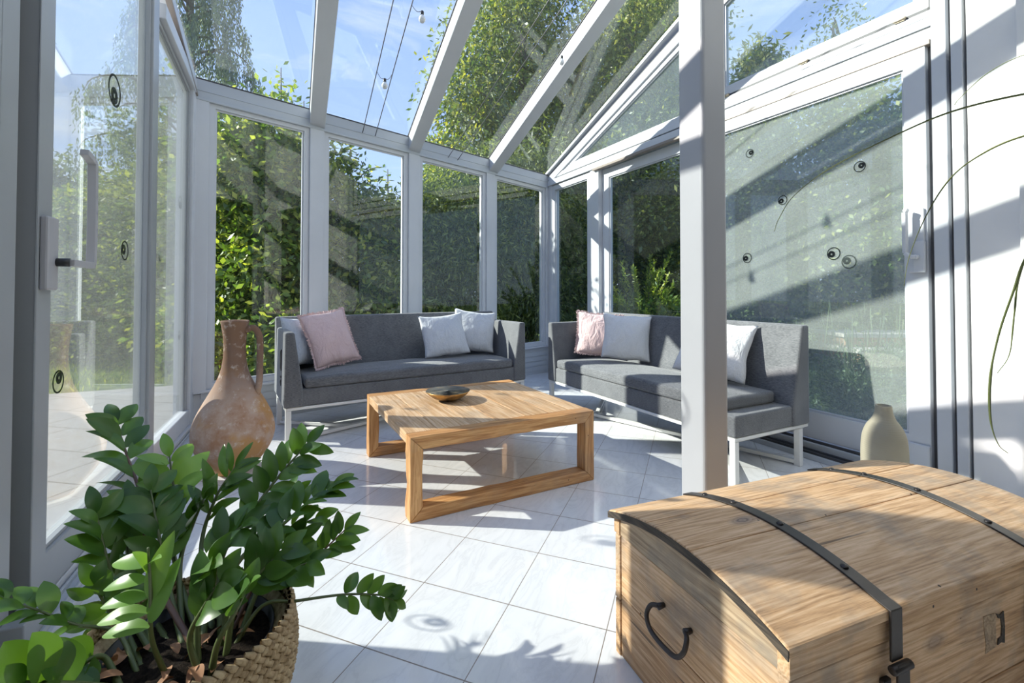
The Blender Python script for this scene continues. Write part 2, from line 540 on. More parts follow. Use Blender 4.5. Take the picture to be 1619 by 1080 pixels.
M['zz'] = m_zz('glossy_leaf', (0.026, 0.075, 0.016), (0.075, 0.165, 0.030))
M['zz_young'] = m_zz('young_glossy_leaf', (0.11, 0.235, 0.05), (0.17, 0.31, 0.075), 0.22)
M['blade'] = m_zz('strap_leaf', (0.10, 0.13, 0.055), (0.17, 0.20, 0.09), 0.2)
M['trunk'] = m_wood('bark', 'z', (0.04, 0.03, 0.022), (0.11, 0.085, 0.06), (0.2, 0.16, 0.12), 1.5, 0, 0.9)
M['hedge'] = m_leaf('hedge_leaf', (0.03, 0.055, 0.018), (0.085, 0.135, 0.04), (0.26, 0.30, 0.07), 0.42, 0.025, 0.5)
M['laurel'] = m_leaf('laurel_leaf', (0.046, 0.093, 0.023), (0.109, 0.186, 0.039), (0.341, 0.372, 0.078), 0.45, 0.03, 0.45)
M['yew'] = m_leaf('yew_needles', (0.045, 0.075, 0.025), (0.11, 0.165, 0.05), (0.28, 0.33, 0.09), 0.38, 0.04, 0.5)
M['thuja'] = m_leaf('thuja_sprays', (0.046, 0.093, 0.028), (0.132, 0.194, 0.046), (0.388, 0.388, 0.093), 0.45, 0.05, 0.5)
M['weeping'] = m_leaf('weeping_needles', (0.05, 0.09, 0.085), (0.10, 0.15, 0.13), (0.19, 0.25, 0.17), 0.35, 0.05, 0.5)
M['larch'] = m_leaf('bright_needles', (0.124, 0.202, 0.031), (0.295, 0.388, 0.062), (0.651, 0.651, 0.124), 0.5, 0.05, 0.5)
M['deciduous'] = m_leaf('deciduous_leaf', (0.078, 0.139, 0.039), (0.186, 0.264, 0.078), (0.558, 0.512, 0.139), 0.5, 0.06, 0.45)
M['lavender'] = m_leaf('grey_green_leaf', (0.07, 0.10, 0.06), (0.15, 0.20, 0.12), (0.33, 0.37, 0.22), 0.35, 0.04, 0.5)
M['grass'] = m_leaf('lawn_grass', (0.06, 0.11, 0.02), (0.14, 0.21, 0.04), (0.32, 0.36, 0.08), 0.4, 0.03, 0.6)

m, nt, out = new_mat('lawn_soil')
v = coords(nt)
n1 = noise_n(nt, v, 3, 6, 0.7)
principled(nt, out, ramp(nt, n1, [(0.3, (0.06, 0.10, 0.025)), (0.55, (0.14, 0.20, 0.045)), (0.75, (0.26, 0.29, 0.08))]), 0.95, 0, 0.1, bump(nt, noise_n(nt, v, 60, 4), 1.0, 0.03))
M['lawn'] = m
m, nt, out = new_mat('terrace_slabs')
v = coords(nt, (1, 1, 1), 'Object', (0, 0, R(35)))
bk = N(nt, 'ShaderNodeTexBrick', ins={'Vector': v, 'Color1': (0.36, 0.35, 0.34), 'Color2': (0.44, 0.42, 0.40), 'Mortar': (0.14, 0.13, 0.11), 'Scale': 1.0, 'Mortar Size': 0.006, 'Brick Width': 0.6, 'Row Height': 0.4})
n1 = noise_n(nt, v, 12, 6, 0.7)
principled(nt, out, mixc(nt, math_n(nt, 'MULTIPLY', n1, 0.6), bk.outputs[0], (0.28, 0.27, 0.26)), 0.85, 0, 0.2, bump(nt, n1, 0.3, 0.01))
M['terrace'] = m
m, nt, out = new_mat('garden_brick')
v = coords(nt)
bk = N(nt, 'ShaderNodeTexBrick', ins={'Vector': v, 'Color1': (0.36, 0.20, 0.12), 'Color2': (0.46, 0.29, 0.18), 'Mortar': (0.3, 0.27, 0.23), 'Scale': 1.0, 'Mortar Size': 0.01, 'Brick Width': 0.24, 'Row Height': 0.08})
principled(nt, out, bk.outputs[0], 0.9, 0, 0.2)
M['brick'] = m
M['stone'] = m_paint('garden_stone', (0.42, 0.39, 0.35), 0.9, 0.2)

M['glass_back'] = m_glass('window_glass_back', 0.002, 0.03)
M['glass_roof'] = m_glass('roof_glass', 0.02, 0.045)
M['glass_right'] = m_glass('sliding_door_glass_dusty', 0.22, 0.06, (0.84, 0.90, 0.90), 0.35)
M['glass_right_clean'] = m_glass('sliding_door_glass_clean', 0.014, 0.05, (0.86, 0.92, 0.92))
M['glass_gable'] = m_glass('gable_glass', 0.12, 0.06, (0.86, 0.92, 0.92))
M['glass_left'] = m_glass('sliding_door_glass', 0.09, 0.20, (0.93, 0.96, 0.95))

# ------------------------------------------------------------------ the setting
ST = 'structure'


class Wall:
    """a wall plane: s along it, t out of the room (negative = into the room), z up"""

    def __init__(self, A, B, inward):
        self.A = Vector((*A, 0))
        d = Vector((*B, 0)) - self.A
        self.L = d.length
        self.d = d.normalized()
        n = Vector((-self.d.y, self.d.x, 0))
        self.n = -n if n.dot(Vector((*inward, 0))) > 0 else n   # outward

    def p(self, s, t, z):
        return self.A + self.d * s + self.n * t + Vector((0, 0, z))

    def poly(self, mb, sz, t0, t1):
        mb.prism([self.p(s, t0, z) for s, z in sz], [self.p(s, t1, z) for s, z in sz])
        return mb

    def rect(self, mb, s0, s1, z0, z1, t0, t1):
        return self.poly(mb, [(s0, z0), (s1, z0), (s1, z1), (s0, z1)], t0, t1)

    def frame(self, mb, outer, inner, t0, t1):
        n = len(outer)
        for i in range(n):
            j = (i + 1) % n
            self.poly(mb, [outer[i], outer[j], inner[j], inner[i]], t0, t1)
        return mb

    def inset(self, quad, w):
        """shrink a polygon given as (s,z) list by w (convex, any orientation)"""
        c = Vector((sum(p[0] for p in quad) / len(quad), sum(p[1] for p in quad) / len(quad)))
        lines = []
        n = len(quad)
        for i in range(n):
            a, b = Vector(quad[i]), Vector(quad[(i + 1) % n])
            e = (b - a).normalized()
            nn = Vector((-e.y, e.x))
            if nn.dot(c - a) < 0:
                nn = -nn
            lines.append((a + nn * w, e))
        out = []
        for i in range(n):
            (a, e), (b, f) = lines[i - 1], lines[i]
            den = e.x * f.y - e.y * f.x
            t = ((b - a).x * f.y - (b - a).y * f.x) / den
            q = a + e * t
            out.append((q.x, q.y))
        return out


WB = Wall((-0.70, 3.97), (2.74, 5.04), (0.3, -0.95))
WR = Wall((2.74, 5.04), (2.93, 1.2), (-1, 0))
WL = Wall((-0.75, 0.0), (-0.74, 3.97), (1, 0))
RS, RG = -0.033, 0.38


def roof_z(x, y, off=0.0):
    q = Vector((x, y, 0)) - WB.A
    s, n = q.dot(WB.d), -q.dot(WB.n)
    return 2.525 + RS * s + RG * n + off


def empty_struct(name, label, cat):
    return thing(name, label, cat, kind=ST)


mb = MB().box(-0.78, 3.3, -0.95, 5.3, -0.12, 0.0)
fl = mb.build('floor', M['marble'])
tag(fl, 'polished white marble floor tiles laid diagonally through the whole room', 'floor', kind=ST)

# ---- back wall
wb = empty_struct('wall_back', 'white framed window wall with grooved base panel behind the two sofas', 'wall')
mb = MB()
WB.poly(mb, [(-0.05, -0.0), (WB.L + 0.02, 0.0), (WB.L + 0.02, 0.31), (-0.05, 0.25)], 0.0, 0.08)
for i in range(4):
    z0 = 0.035 + i * 0.06
    WB.rect(mb, 0.02, WB.L - 0.02, z0, z0 + 0.05, -0.006, 0.002)
mb.build('base_panel', M['panel'], wb, 0.002)
mb = MB()
WB.poly(mb, [(-0.03, 0.262), (WB.L, 0.315), (WB.L, 0.335), (-0.03, 0.282)], -0.035, 0.09)
mb.build('window_sill', M['frame'], wb, 0.004)
mb = MB()
e0, e1 = (-0.06, WB.L + 0.04)
WB.poly(mb, [(e0, 2.375), (e1, 2.25), (e1, 2.405), (e0, 2.525)], -0.02, 0.10)
WB.poly(mb, [(e0, 2.37), (e1, 2.245), (e1, 2.262), (e0, 2.387)], -0.034, 0.0)
WB.poly(mb, [(e0, 2.44), (e1, 2.32), (e1, 2.326), (e0, 2.446)], -0.024, 0.0)
mb.build('eave_beam', M['panel'], wb, 0.003)
mb = MB()
WB.poly(mb, [(e0, 2.522), (e1, 2.402), (e1, 2.412), (e0, 2.532)], -0.022, 0.0)
mb.build('dark_seal', M['gasket'], wb)
POSTS = [(-0.06, 0.05), (0.755, 0.87), (1.665, 1.78), (2.61, 2.725), (3.53, WB.L + 0.03)]
for a, b in POSTS:
    mb = MB()
    za = 2.375 - 0.035 * a
    WB.poly(mb, [(a, 0.27 + 0.015 * a), (b, 0.27 + 0.015 * b), (b, za), (a, za)], -0.03, 0.07)
    mb.build('post', M['frame'], wb, 0.004)
wn_no = 0


def window(name, wall, quad, fw, mat, label, t0=-0.012, t1=0.05, glass_t=0.015, bead=0.012, fmat=None, parent=None, cat='window'):
    """frame, slim bead and pane in the (s,z) polygon quad"""
    w = empty_struct(name, label, cat)
    fmat = fmat or M['frame']
    inner = wall.inset(quad, fw)
    mb = MB()
    wall.frame(mb, quad, inner, t0, t1)
    mb.build('window_frame', fmat, w, 0.003)
    mb = MB()
    wall.frame(mb, inner, wall.inset(inner, bead), t0 + 0.014, glass_t - 0.001)
    mb.build('glazing_bead', M['frame'] if fmat is M['frame'] else fmat, w, 0.002)
    mb = MB()
    wall.poly(mb, wall.inset(quad, fw - 0.004), glass_t, glass_t + 0.005)
    mb.build('pane', mat, w)
    return w


BACKL = ['first tall back window from the left, above the terracotta jug', 'second tall back window from the left, behind the pink cushion',
         'third tall back window from the left, behind the pair of grey cushions', 'fourth narrow back window beside the right corner post']
for i in range(4):
    a, b = POSTS[i][1], POSTS[i + 1][0]
    q = [(a, 0.282 + 0.0148 * a), (b, 0.282 + 0.0148 * b), (b, 2.378 - 0.036 * b), (a, 2.378 - 0.036 * a)]
    window('window_%d' % (i + 1), WB, q, 0.042, M['glass_back'], BACKL[i])

# ---- right wall: corner light, two sliding doors, gable lights
wr = empty_struct('wall_right', 'sunlit white framed gable wall with two sliding glass doors behind the right sofa', 'wall')
mb = MB()
WR.rect(mb, -0.02, 1.0, 0.0, 0.30, 0.0, 0.08)
mb.build('base_panel', M['panel'], wr, 0.003)
mb = MB()
WR.rect(mb, -0.03, 0.10, 0.0, 2.42, -0.02, 0.09)
mb.build('corner_post', M['frame'], wr, 0.004)
mb = MB()
WR.rect(mb, 0.87, 1.02, 0.0, 2.272, -0.02, 0.09)
mb.build('post', M['frame'], wr, 0.004)
mb = MB()
WR.rect(mb, 0.0, 3.775, 2.272, 2.336, -0.035, 0.09)
mb.build('lower_rail', M['frame'], wr, 0.004)
mb = MB()
WR.rect(mb, 0.0, 3.775, 2.352, 2.40, -0.02, 0.09)
mb.build('middle_rail', M['frame'], wr, 0.004)
mb = MB()
WR.rect(mb, 2.36, 3.775, 2.40, 2.435, -0.021, 0.09)
mb.build('upper_rail', M['frame'], wr, 0.004)
mb = MB()
WR.rect(mb, 0.95, 3.775, 2.247, 2.273, -0.05, 0.0)
mb.build('bronze_track_seal', M['bronze'], wr, 0.004)
for z0, z1, s0 in ((2.335, 2.353, 0.0), (2.434, 2.452, 2.36)):
    mb = MB()
    WR.rect(mb, s0, 3.775, z0, z1, -0.012, 0.05)
    mb.build('dark_seal', M['groove'], wr)  # dark grey strip set into the groove between the rails
# floor tracks of the sliding doors
mb = MB()
WR.rect(mb, 1.0, 3.95, 0.0, 0.03, -0.17, 0.0)
WR.rect(mb, 1.0, 3.95, 0.03, 0.075, -0.085, 0.0)
mb.build('door_threshold', M['panel'], wr, 0.003)
mb = MB()
for t in (-0.155, -0.11, -0.07):
    z = 0.03 if t < -0.085 else 0.075
    WR.rect(mb, 1.0, 3.95, z, z + 0.014, t, t + 0.012)
mb.build('door_track', M['gasket'], wr)
# jamb profiles and white reveal towards the house
mb = MB()
WR.rect(mb, 3.775, 3.835, 0.0, 3.4, -0.045, 0.10)
mb.build('jamb', M['frame'], wr, 0.004)
mb = MB()
WR.rect(mb, 3.855, 3.90, 0.0, 3.5, -0.055, 0.10)
mb.build('jamb', M['frame'], wr, 0.004)
for s0_, s1_ in ((3.752, 3.778), (3.832, 3.858), (3.898, 3.914)):
    mb = MB()
    WR.rect(mb, s0_, s1_, 0.0, 3.45, -0.012, 0.10)
    mb.build('dark_jamb_gap', M['groove'], wr)  # dark grey strip set into the groove between the jamb profiles
mb = MB()
WR.rect(mb, 3.912, 4.09, 0.0, 3.6, -0.05, 0.12)
WR.rect(mb, 4.09, 4.55, 0.0, 4.0, -0.085, 0.12)
WR.rect(mb, 4.55, 6.0, 2.55, 4.35, -0.085, 0.12)
mb.build('plaster_reveal', M['plaster'], wr, 0.003)
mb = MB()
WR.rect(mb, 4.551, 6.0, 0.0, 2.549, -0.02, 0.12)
mb.build('unseen_dark_panel', M['room'], wr)  # unseen panel, added so the back windows mirror something dark


def door(name, wall, s0, s1, z0, z1, fw, mat, label, t0, t1, fmat=None, bottom=None):
    w = empty_struct(name, label, 'door')
    fmat = fmat or M['frame']
    q = [(s0, z0), (s1, z0), (s1, z1), (s0, z1)]
    bt = bottom or fw
    inner = [(s0 + fw, z0 + bt), (s1 - fw, z0 + bt), (s1 - fw, z1 - fw * 0.9), (s0 + fw, z1 - fw * 0.9)]
    mb = MB()
    wall.frame(mb, q, inner, t0, t1)
    mb.build('door_frame', fmat, w, 0.004)
    tm = (t0 + t1) / 2
    mb = MB()
    wall.frame(mb, inner, wall.inset(inner, 0.011), t0 + 0.012, tm)
    mb.build('glazing_bead', fmat, w, 0.002)
    mb = MB()
    wall.poly(mb, wall.inset(inner, -0.004), tm, tm + 0.006)
    mb.build('pane', mat, w)
    return w


window('window_5', WR, [(0.10, 0.30), (0.87, 0.30), (0.87, 2.262), (0.10, 2.262)], 0.06, M['glass_right_clean'], 'narrow tall window right of the back corner post, beside the sliding door')
d3 = door('door_1', WR, 1.02, 2.44, 0.09, 2.25, 0.105, M['glass_right_clean'], 'far sliding glass door left of the grey column, with a bright shrub outside', 0.03, 0.08, bottom=0.17)
d4 = door('door_2', WR, 2.34, 3.752, 0.09, 2.25, 0.095, M['glass_right'], 'near sliding glass door right of the grey column, with the white handle', -0.045, 0.01, bottom=0.165)
mb = MB()
WR.rect(mb, 3.675, 3.742, 1.09, 1.42, -0.060, -0.045)
mb.build('handle_plate', M['frame'], d4, 0.006)
mb = MB()
WR.rect(mb, 3.70, 3.75, 1.09, 1.25, -0.078, -0.058)
mb.build('lock_cover', M['frame'], d4, 0.005)
mb = MB()
mb.tube([WR.p(3.72, -0.075, 1.17), WR.p(3.72, -0.105, 1.17)], 0.011, 12)
hp = [WR.p(3.72, -0.10, 1.17), WR.p(3.70, -0.105, 1.17), WR.p(3.682, -0.105, 1.19), WR.p(3.682, -0.105, 1.40), WR.p(3.69, -0.10, 1.42)]
for a, b in zip(hp[:-1], hp[1:]):
    mb.bar(a, b, 0.018, 0.03, WR.n)
mb.build('door_handle', M['frame'], d4, 0.004)
mb = MB()
WR.rect(mb, 3.66, 3.752, 0.09, 0.215, -0.06, -0.045)
mb.build('corner_cover', M['frame'], d4, 0.005)

# gable lights above the doors, under the sloping edge beam
GZ = lambda s, off=0.0: 2.405 + 0.365 * (s - 0.10) + off


mb = MB()
WR.poly(mb, [(0.0, GZ(0.0)), (4.9, GZ(4.9)), (4.9, GZ(4.9, -0.085)), (0.10, GZ(0.10, -0.085)), (0.0, 2.36)], -0.03, 0.10)
mb.build('gable_beam', M['frame'], wr, 0.004)
mb = MB()
WR.poly(mb, [(0.0, GZ(0.0, 0.018)), (4.9, GZ(4.9, 0.018)), (4.9, GZ(4.9, 0.0)), (0.0, GZ(0.0, 0.0))], -0.022, 0.0)
mb.build('dark_seal', M['gasket'], wr)
mb = MB()
WR.poly(mb, [(2.36, 2.395), (2.47, 2.395), (2.47, GZ(2.47, -0.08)), (2.36, GZ(2.36, -0.08))], -0.02, 0.09)
mb.build('gable_post', M['frame'], wr, 0.004)
window('window_6', WR, [(0.24, 2.397), (2.36, 2.397), (2.36, GZ(2.36, -0.085)), (0.24, GZ(0.24, -0.078))], 0.048, M['glass_gable'], 'long triangular gable window above the far sliding door')
w7 = window('window_7', WR, [(2.47, 2.452), (3.76, 2.452), (3.76, GZ(3.76, -0.085)), (2.47, GZ(2.47, -0.085))], 0.062, M['glass_gable'], 'hinged upper gable window above the near sliding door')
for s in (2.56, 3.13, 3.64):
    mb = MB()
    WR.rect(mb, s - 0.022, s + 0.022, 2.432, 2.455, -0.028, -0.012)
    mb.tube([WR.p(s - 0.03, -0.03, 2.443), WR.p(s + 0.03, -0.03, 2.443)], 0.006, 10)
    mb.build('hinge', M['brass'], w7, 0.002)

# ---- left wall with sliding doors
wl = empty_struct('wall_left', 'left window wall with sliding glass doors beside the potted plant', 'wall')
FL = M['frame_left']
mb = MB()
WL.rect(mb, 3.86, 3.99, 0.0, 2.50, -0.02, 0.08)
mb.build('corner_post', M['frame'], wl, 0.004)
mb = MB()
WL.rect(mb, 2.93, 3.045, 0.0, 2.80, -0.015, 0.05)
mb.build('post', FL, wl, 0.006)
mb = MB()
WL.rect(mb, -0.9, 3.87, 0.0, 0.035, -0.10, 0.12)
WL.rect(mb, -0.9, 3.87, 0.035, 0.07, -0.035, 0.12)
mb.build('door_threshold', M['frame'], wl, 0.003)
mb = MB()
for t in (-0.085, -0.05):
    WL.rect(mb, -0.9, 3.84, 0.035, 0.05, t, t + 0.010)
mb.build('door_track', M['panel'], wl, 0.002)
mb = MB()
WL.rect(mb, 1.63, 1.72, 0.0, 3.2, -0.02, 0.10)
mb.build('jamb', FL, wl, 0.004)
mb = MB()
WL.rect(mb, 1.715, 1.785, 0.0, 3.2, 0.01, 0.09)
mb.build('dark_jamb_gap', M['gasket'], wl)  # black strip standing in for the shadow gap beside the door stile
mb = MB()
WL.rect(mb, 1.66, 1.83, 0.0, 0.115, -0.075, -0.02)
mb.build('track_end_cap', FL, wl, 0.004)
LZ = lambda y, off=0.0: roof_z(-0.72, y) + off - 0.02
mb = MB()
WL.poly(mb, [(3.99, LZ(3.99)), (-0.9, LZ(-0.9)), (-0.9, LZ(-0.9, -0.11)), (3.99, LZ(3.99, -0.11))], -0.02, 0.10)
mb.build('gable_beam', M['frame'], wl, 0.004)
mb = MB()
WL.poly(mb, [(3.90, 2.40), (3.10, 2.50), (3.10, 2.585), (3.90, 2.47)], -0.03, 0.08)
mb.build('head_rail', M['frame'], wl, 0.004)
mb = MB()
WL.poly(mb, [(3.93, LZ(3.93, -0.115)), (1.7, LZ(1.7, -0.115)), (1.7, LZ(1.7, -0.13)), (3.93, LZ(3.93, -0.13))], -0.032, 0.0)
mb.build('bronze_seal', M['bronze'], wl)
mb = MB()
WL.rect(mb, 0.0, 0.75, 0.0, 3.6, -0.01, 0.15)
WL.rect(mb, -0.95, 0.0, 0.0, 4.2, -0.01, 0.15)
mb.build('plaster_reveal', M['plaster'], wl)
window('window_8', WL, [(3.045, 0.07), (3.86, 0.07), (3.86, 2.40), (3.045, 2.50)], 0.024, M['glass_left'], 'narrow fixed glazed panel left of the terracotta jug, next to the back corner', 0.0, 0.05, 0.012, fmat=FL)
mb = MB()
WL.rect(mb, 3.045, 3.86, 0.07, 0.175, -0.015, 0.05)
mb.build('bottom_rail', M['frame'], wl, 0.005)
q = [(3.13, 2.585), (3.86, 2.475), (3.86, LZ(3.86, -0.12)), (3.13, LZ(3.13, -0.12))]
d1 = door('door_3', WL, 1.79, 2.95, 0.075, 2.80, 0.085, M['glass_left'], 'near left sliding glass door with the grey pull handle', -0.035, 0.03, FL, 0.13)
mb = MB()
WL.rect(mb, 1.80, 1.868, 1.00, 1.22, -0.055, -0.035)
mb.build('handle_plate', M['handle_grey'], d1, 0.006)
mb = MB()
mb.tube([WL.p(1.855, -0.05, 1.085), WL.p(1.855, -0.085, 1.085)], 0.013, 14)
mb.build('handle_collar', M['black'], d1)
mb = MB()
hp = [WL.p(1.855, -0.085, 1.085), WL.p(1.985, -0.085, 1.085), WL.p(2.012, -0.085, 1.115), WL.p(2.012, -0.085, 1.40), WL.p(1.995, -0.085, 1.435), WL.p(1.945, -0.085, 1.45)]
hp2 = bez([hp[0], hp[1], hp[2], hp[3], hp[4], hp[5]], 30)
for a, b in zip(hp2[:-1], hp2[1:]):
    mb.bar(a, b + (b - a) * 0.15, 0.02, 0.024, WL.n)
mb.build('door_handle', M['handle_grey'], d1, 0.003)
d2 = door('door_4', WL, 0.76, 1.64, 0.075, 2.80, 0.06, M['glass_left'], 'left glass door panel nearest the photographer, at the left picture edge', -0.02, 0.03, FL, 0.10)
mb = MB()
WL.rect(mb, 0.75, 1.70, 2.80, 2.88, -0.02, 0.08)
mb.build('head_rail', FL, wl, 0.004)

# ---- house wall behind the photographer
mb = MB().box(-0.9, -0.55, -1.10, -0.92, 0.0, 4.8).box(2.75, 3.15, -1.10, -0.92, 0.0, 4.8).box(-0.55, 2.75, -1.10, -0.92, 2.62, 4.8)
o = mb.build('wall_front', M['plaster'])
tag(o, 'white house wall with a wide opening behind the photographer', 'wall', kind=ST)
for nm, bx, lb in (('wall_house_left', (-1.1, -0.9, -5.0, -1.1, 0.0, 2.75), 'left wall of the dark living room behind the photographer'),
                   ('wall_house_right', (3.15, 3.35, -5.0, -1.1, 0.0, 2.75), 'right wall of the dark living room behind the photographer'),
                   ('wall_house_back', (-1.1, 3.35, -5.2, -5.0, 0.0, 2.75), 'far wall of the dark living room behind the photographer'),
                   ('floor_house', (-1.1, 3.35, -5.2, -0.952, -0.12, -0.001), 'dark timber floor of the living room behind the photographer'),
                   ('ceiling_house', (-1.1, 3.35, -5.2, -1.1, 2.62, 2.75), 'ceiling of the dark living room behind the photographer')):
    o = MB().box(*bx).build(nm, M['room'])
    tag(o, lb, nm.split('_')[0], kind=ST)

# ---- glazed roof
ce = empty_struct('ceiling', 'sloping glazed roof carried on white rafters', 'ceiling')
RAFT = [(-0.735, -0.72), (0.085, 0.235), (0.955, 1.16), (1.895, 2.30), (2.72, 2.98)]  # x at the eave, x at y=-0.9


def roofp(u, y, off):
    """u: 0 at the left eave corner ... rafter index (float); y"""
    i = min(int(u), 3)
    k = u - i
    xe = RAFT[i][0] * (1 - k) + RAFT[i + 1][0] * k
    xn = RAFT[i][1] * (1 - k) + RAFT[i + 1][1] * k
    ye = WB.A.y + (xe - WB.A.x) * WB.d.y / WB.d.x
    f = (ye - y) / (ye + 0.9)
    x = xe + (xn - xe) * f
    return Vector((x, y, roof_z(x, y, off)))


def eave_y(u):
    i = min(int(u), 3)
    k = u - i
    xe = RAFT[i][0] * (1 - k) + RAFT[i + 1][0] * k
    return WB.A.y + (xe - WB.A.x) * WB.d.y / WB.d.x


for i in (1, 2, 3):
    ye = eave_y(i) - 0.0
    a, b = roofp(i, ye, 0), roofp(i, -0.92, 0)
    W2, Dp = 0.060, 0.135
    sx = Vector((W2, 0, 0))
    dz = Vector((0, 0, -Dp))
    dn = Vector((0, 0, 0.004))
    mb = MB()
    mb.prism([a - sx + dn, a + sx + dn, a + sx + dz, a - sx + dz], [b - sx + dn, b + sx + dn, b + sx + dz, b - sx + dz])
    mb.build('rafter', M['frame'], ce, 0.006)
    mb = MB()
    gx = Vector((W2 + 0.006, 0, 0))
    up = Vector((0, 0, 0.012))
    mb.prism([a - gx + dn, a + gx + dn, a + gx + up, a - gx + up], [b - gx + dn, b + gx + dn, b + gx + up, b - gx + up])
    mb.build('glazing_seal', M['gasket'], ce)
for i in range(4):
    mb = MB()
    a0, a1 = roofp(i, eave_y(i) + 0.02, 0.014), roofp(i + 1, eave_y(i + 1) + 0.02, 0.014)
    b0, b1 = roofp(i, -0.92, 0.014), roofp(i + 1, -0.92, 0.014)
    up = Vector((0, 0, 0.006))
    mb.prism([a0, a1, b1, b0], [a0 + up, a1 + up, b1 + up, b0 + up])
    mb.build('roof_pane', M['glass_roof'], ce)
mb = MB()
a, b = roofp(4, eave_y(4), 0), roofp(4, -0.92, 0)
mb.prism([a + Vector((-0.03, 0, 0)), a + Vector((0.06, 0, 0)), a + Vector((0.06, 0, 0.03)), a + Vector((-0.03, 0, 0.03))],
         [b + Vector((-0.03, 0, 0)), b + Vector((0.06, 0, 0)), b + Vector((0.06, 0, 0.03)), b + Vector((-0.03, 0, 0.03))])
mb.build('edge_bar', M['frame'], ce)

# ---- column that carries the roof
cx, cy, cw = 1.25, 1.19, 0.116
ztop = roof_z(cx + cw / 2, cy + cw / 2, -0.12)
mb = MB().box(cx, cx + cw, cy, cy + cw, 0.0, ztop - 0.10)
o = mb.build('pillar', M['column'], None, 0.014, 4)
tag(o, 'square grey painted steel column standing behind the wooden chest', 'column', kind=ST)
mb = MB()
xa, xb = -0.72, 2.9
mb.prism([(xa, cy + 0.02, roof_z(xa, cy) - 0.25), (xa, cy + 0.10, roof_z(xa, cy) - 0.25), (xa, cy + 0.10, roof_z(xa, cy + .1) - 0.14), (xa, cy + 0.02, roof_z(xa, cy + .1) - 0.14)],
         [(xb, cy + 0.02, roof_z(xb, cy) - 0.25), (xb, cy + 0.10, roof_z(xb, cy) - 0.25), (xb, cy + 0.10, roof_z(xb, cy + .1) - 0.14), (xb, cy + 0.02, roof_z(xb, cy + .1) - 0.14)])
o = mb.build('trim_1', M['frame'], ce, 0.004)
o.name = 'roof_beam'
# ------------------------------------------------------------------ sofas
def make_sofa(label, loc, rz, L, D, right_arm, group):
    t = thing('sofa', label, 'sofa', loc, rz, group)
    zb, zs, zc, za, zt = 0.235, 0.35, 0.43, 0.725, 0.80
    mb = MB().box(0.012, L - 0.012, 0.012, D - 0.03, zb, zs)
    mb.build('seat_base', M['sofa'], t, 0.012, 3)
    mb = MB()
    mb.prism([(0, D, zb), (0, D, zt), (0, D - 0.065, zt), (0, D - 0.155, zs), (0, D - 0.155, zb)],
             [(L, D, zb), (L, D, zt), (L, D - 0.065, zt), (L, D - 0.155, zs), (L, D - 0.155, zb)])
    mb.build('backrest', M['sofa'], t, 0.014, 3)
    for side in ([0, 1] if right_arm else [0]):
        X = (lambda x: x) if side == 0 else (lambda x: L - x)
        q = [(0.0, zb), (0.115, zb), (0.115, zs), (0.062, za), (0.006, za)]
        mb = MB()
        mb.prism([(X(x), 0.0, z) for x, z in q], [(X(x), D - 0.10, z) for x, z in q])
        a = mb.build('armrest', M['sofa'], t, 0.014, 3)
        if side == 0:
            mb = MB()
            for z0, z1 in ((0.36, 0.40), (0.41, 0.425), (0.46, 0.60)):
                mb.box(-0.004, 0.004, 0.16, 0.17, z0, z1)
                mb.box(-0.005, 0.003, 0.185, 0.192, z0 + 0.01, z1 - 0.01)
            mb.build('lacing', M['cable'], a)
    x0, x1 = 0.128, (L - 0.128 if right_arm else L - 0.10)
    # seat cushion with slightly crowned top
    nx, ny = 28, 10
    mb = MB()
    vs, fs = [], []
    y0, y1 = 0.006, D - 0.165
    for top in (1, 0):
        for j in range(ny + 1):
            for i in range(nx + 1):
                u, v = i / nx, j / ny
                e = min(1, 6 * min(u, 1 - u)) * min(1, 3.0 * min(v, 1 - v) + 0.35)
                wv = 0.006 * noise.noise(Vector((u * 7, v * 3, 1.3)))
                z = (zc - 0.010 + 0.016 * e + wv) if top else zs + 0.002
                vs.append((x0 + (x1 - x0) * u, y0 + (y1 - y0) * v, z))
    k = (nx + 1) * (ny + 1)
    for j in range(ny):
        for i in range(nx):
            a = j * (nx + 1) + i
            fs.append((a, a + 1, a + nx + 2, a + nx + 1))
            fs.append((k + a, k + a + nx + 1, k + a + nx + 2, k + a + 1))
    ring = [i for i in range(nx + 1)] + [j * (nx + 1) + nx for j in range(1, ny + 1)] + [ny * (nx + 1) + i for i in range(nx - 1, -1, -1)] + [j * (nx + 1) for j in range(ny - 1, 0, -1)]
    for a, b in zip(ring, ring[1:] + ring[:1]):
        fs.append((a, k + a, k + b, b))
    mb.add(vs, fs, False)
    mb.build('seat_cushion', M['sofa'], t, 0.02, 4)
    for x, y in ((0.012, 0.03), (L - 0.047, 0.03), (0.012, D - 0.062), (L - 0.047, D - 0.062)):
        mb = MB().box(x, x + 0.035, y - 0.022, y + 0.010, 0.0, zb - 0.018)
        mb.build('leg', M['silver'], t, 0.003)
    mb = MB()
    for y in (0.008, D - 0.052):
        mb.box(0.012, L - 0.012, y, y + 0.05, zb - 0.018, zb)
    for x in (0.012, L - 0.047):
        mb.box(x, x + 0.035, 0.058, D - 0.052, zb - 0.018, zb)
    mb.build('base_frame', M['silver'], t, 0.003)
    mb = MB()
    A, B = Vector((L - 0.03, D - 0.06, 0.02)), Vector((0.03, 0.04, 0.02))
    mb.bar(A, B, 0.035, 0.022)
    j = A.lerp(B, 0.24)
    mb.bar((L - 0.03, 0.04, 0.02), j, 0.03, 0.021)
    j = A.lerp(B, 0.76)
    mb.bar((0.03, D - 0.06, 0.02), j, 0.03, 0.021)
    mb.build('stretcher', M['silver'], t, 0.002)
    return t


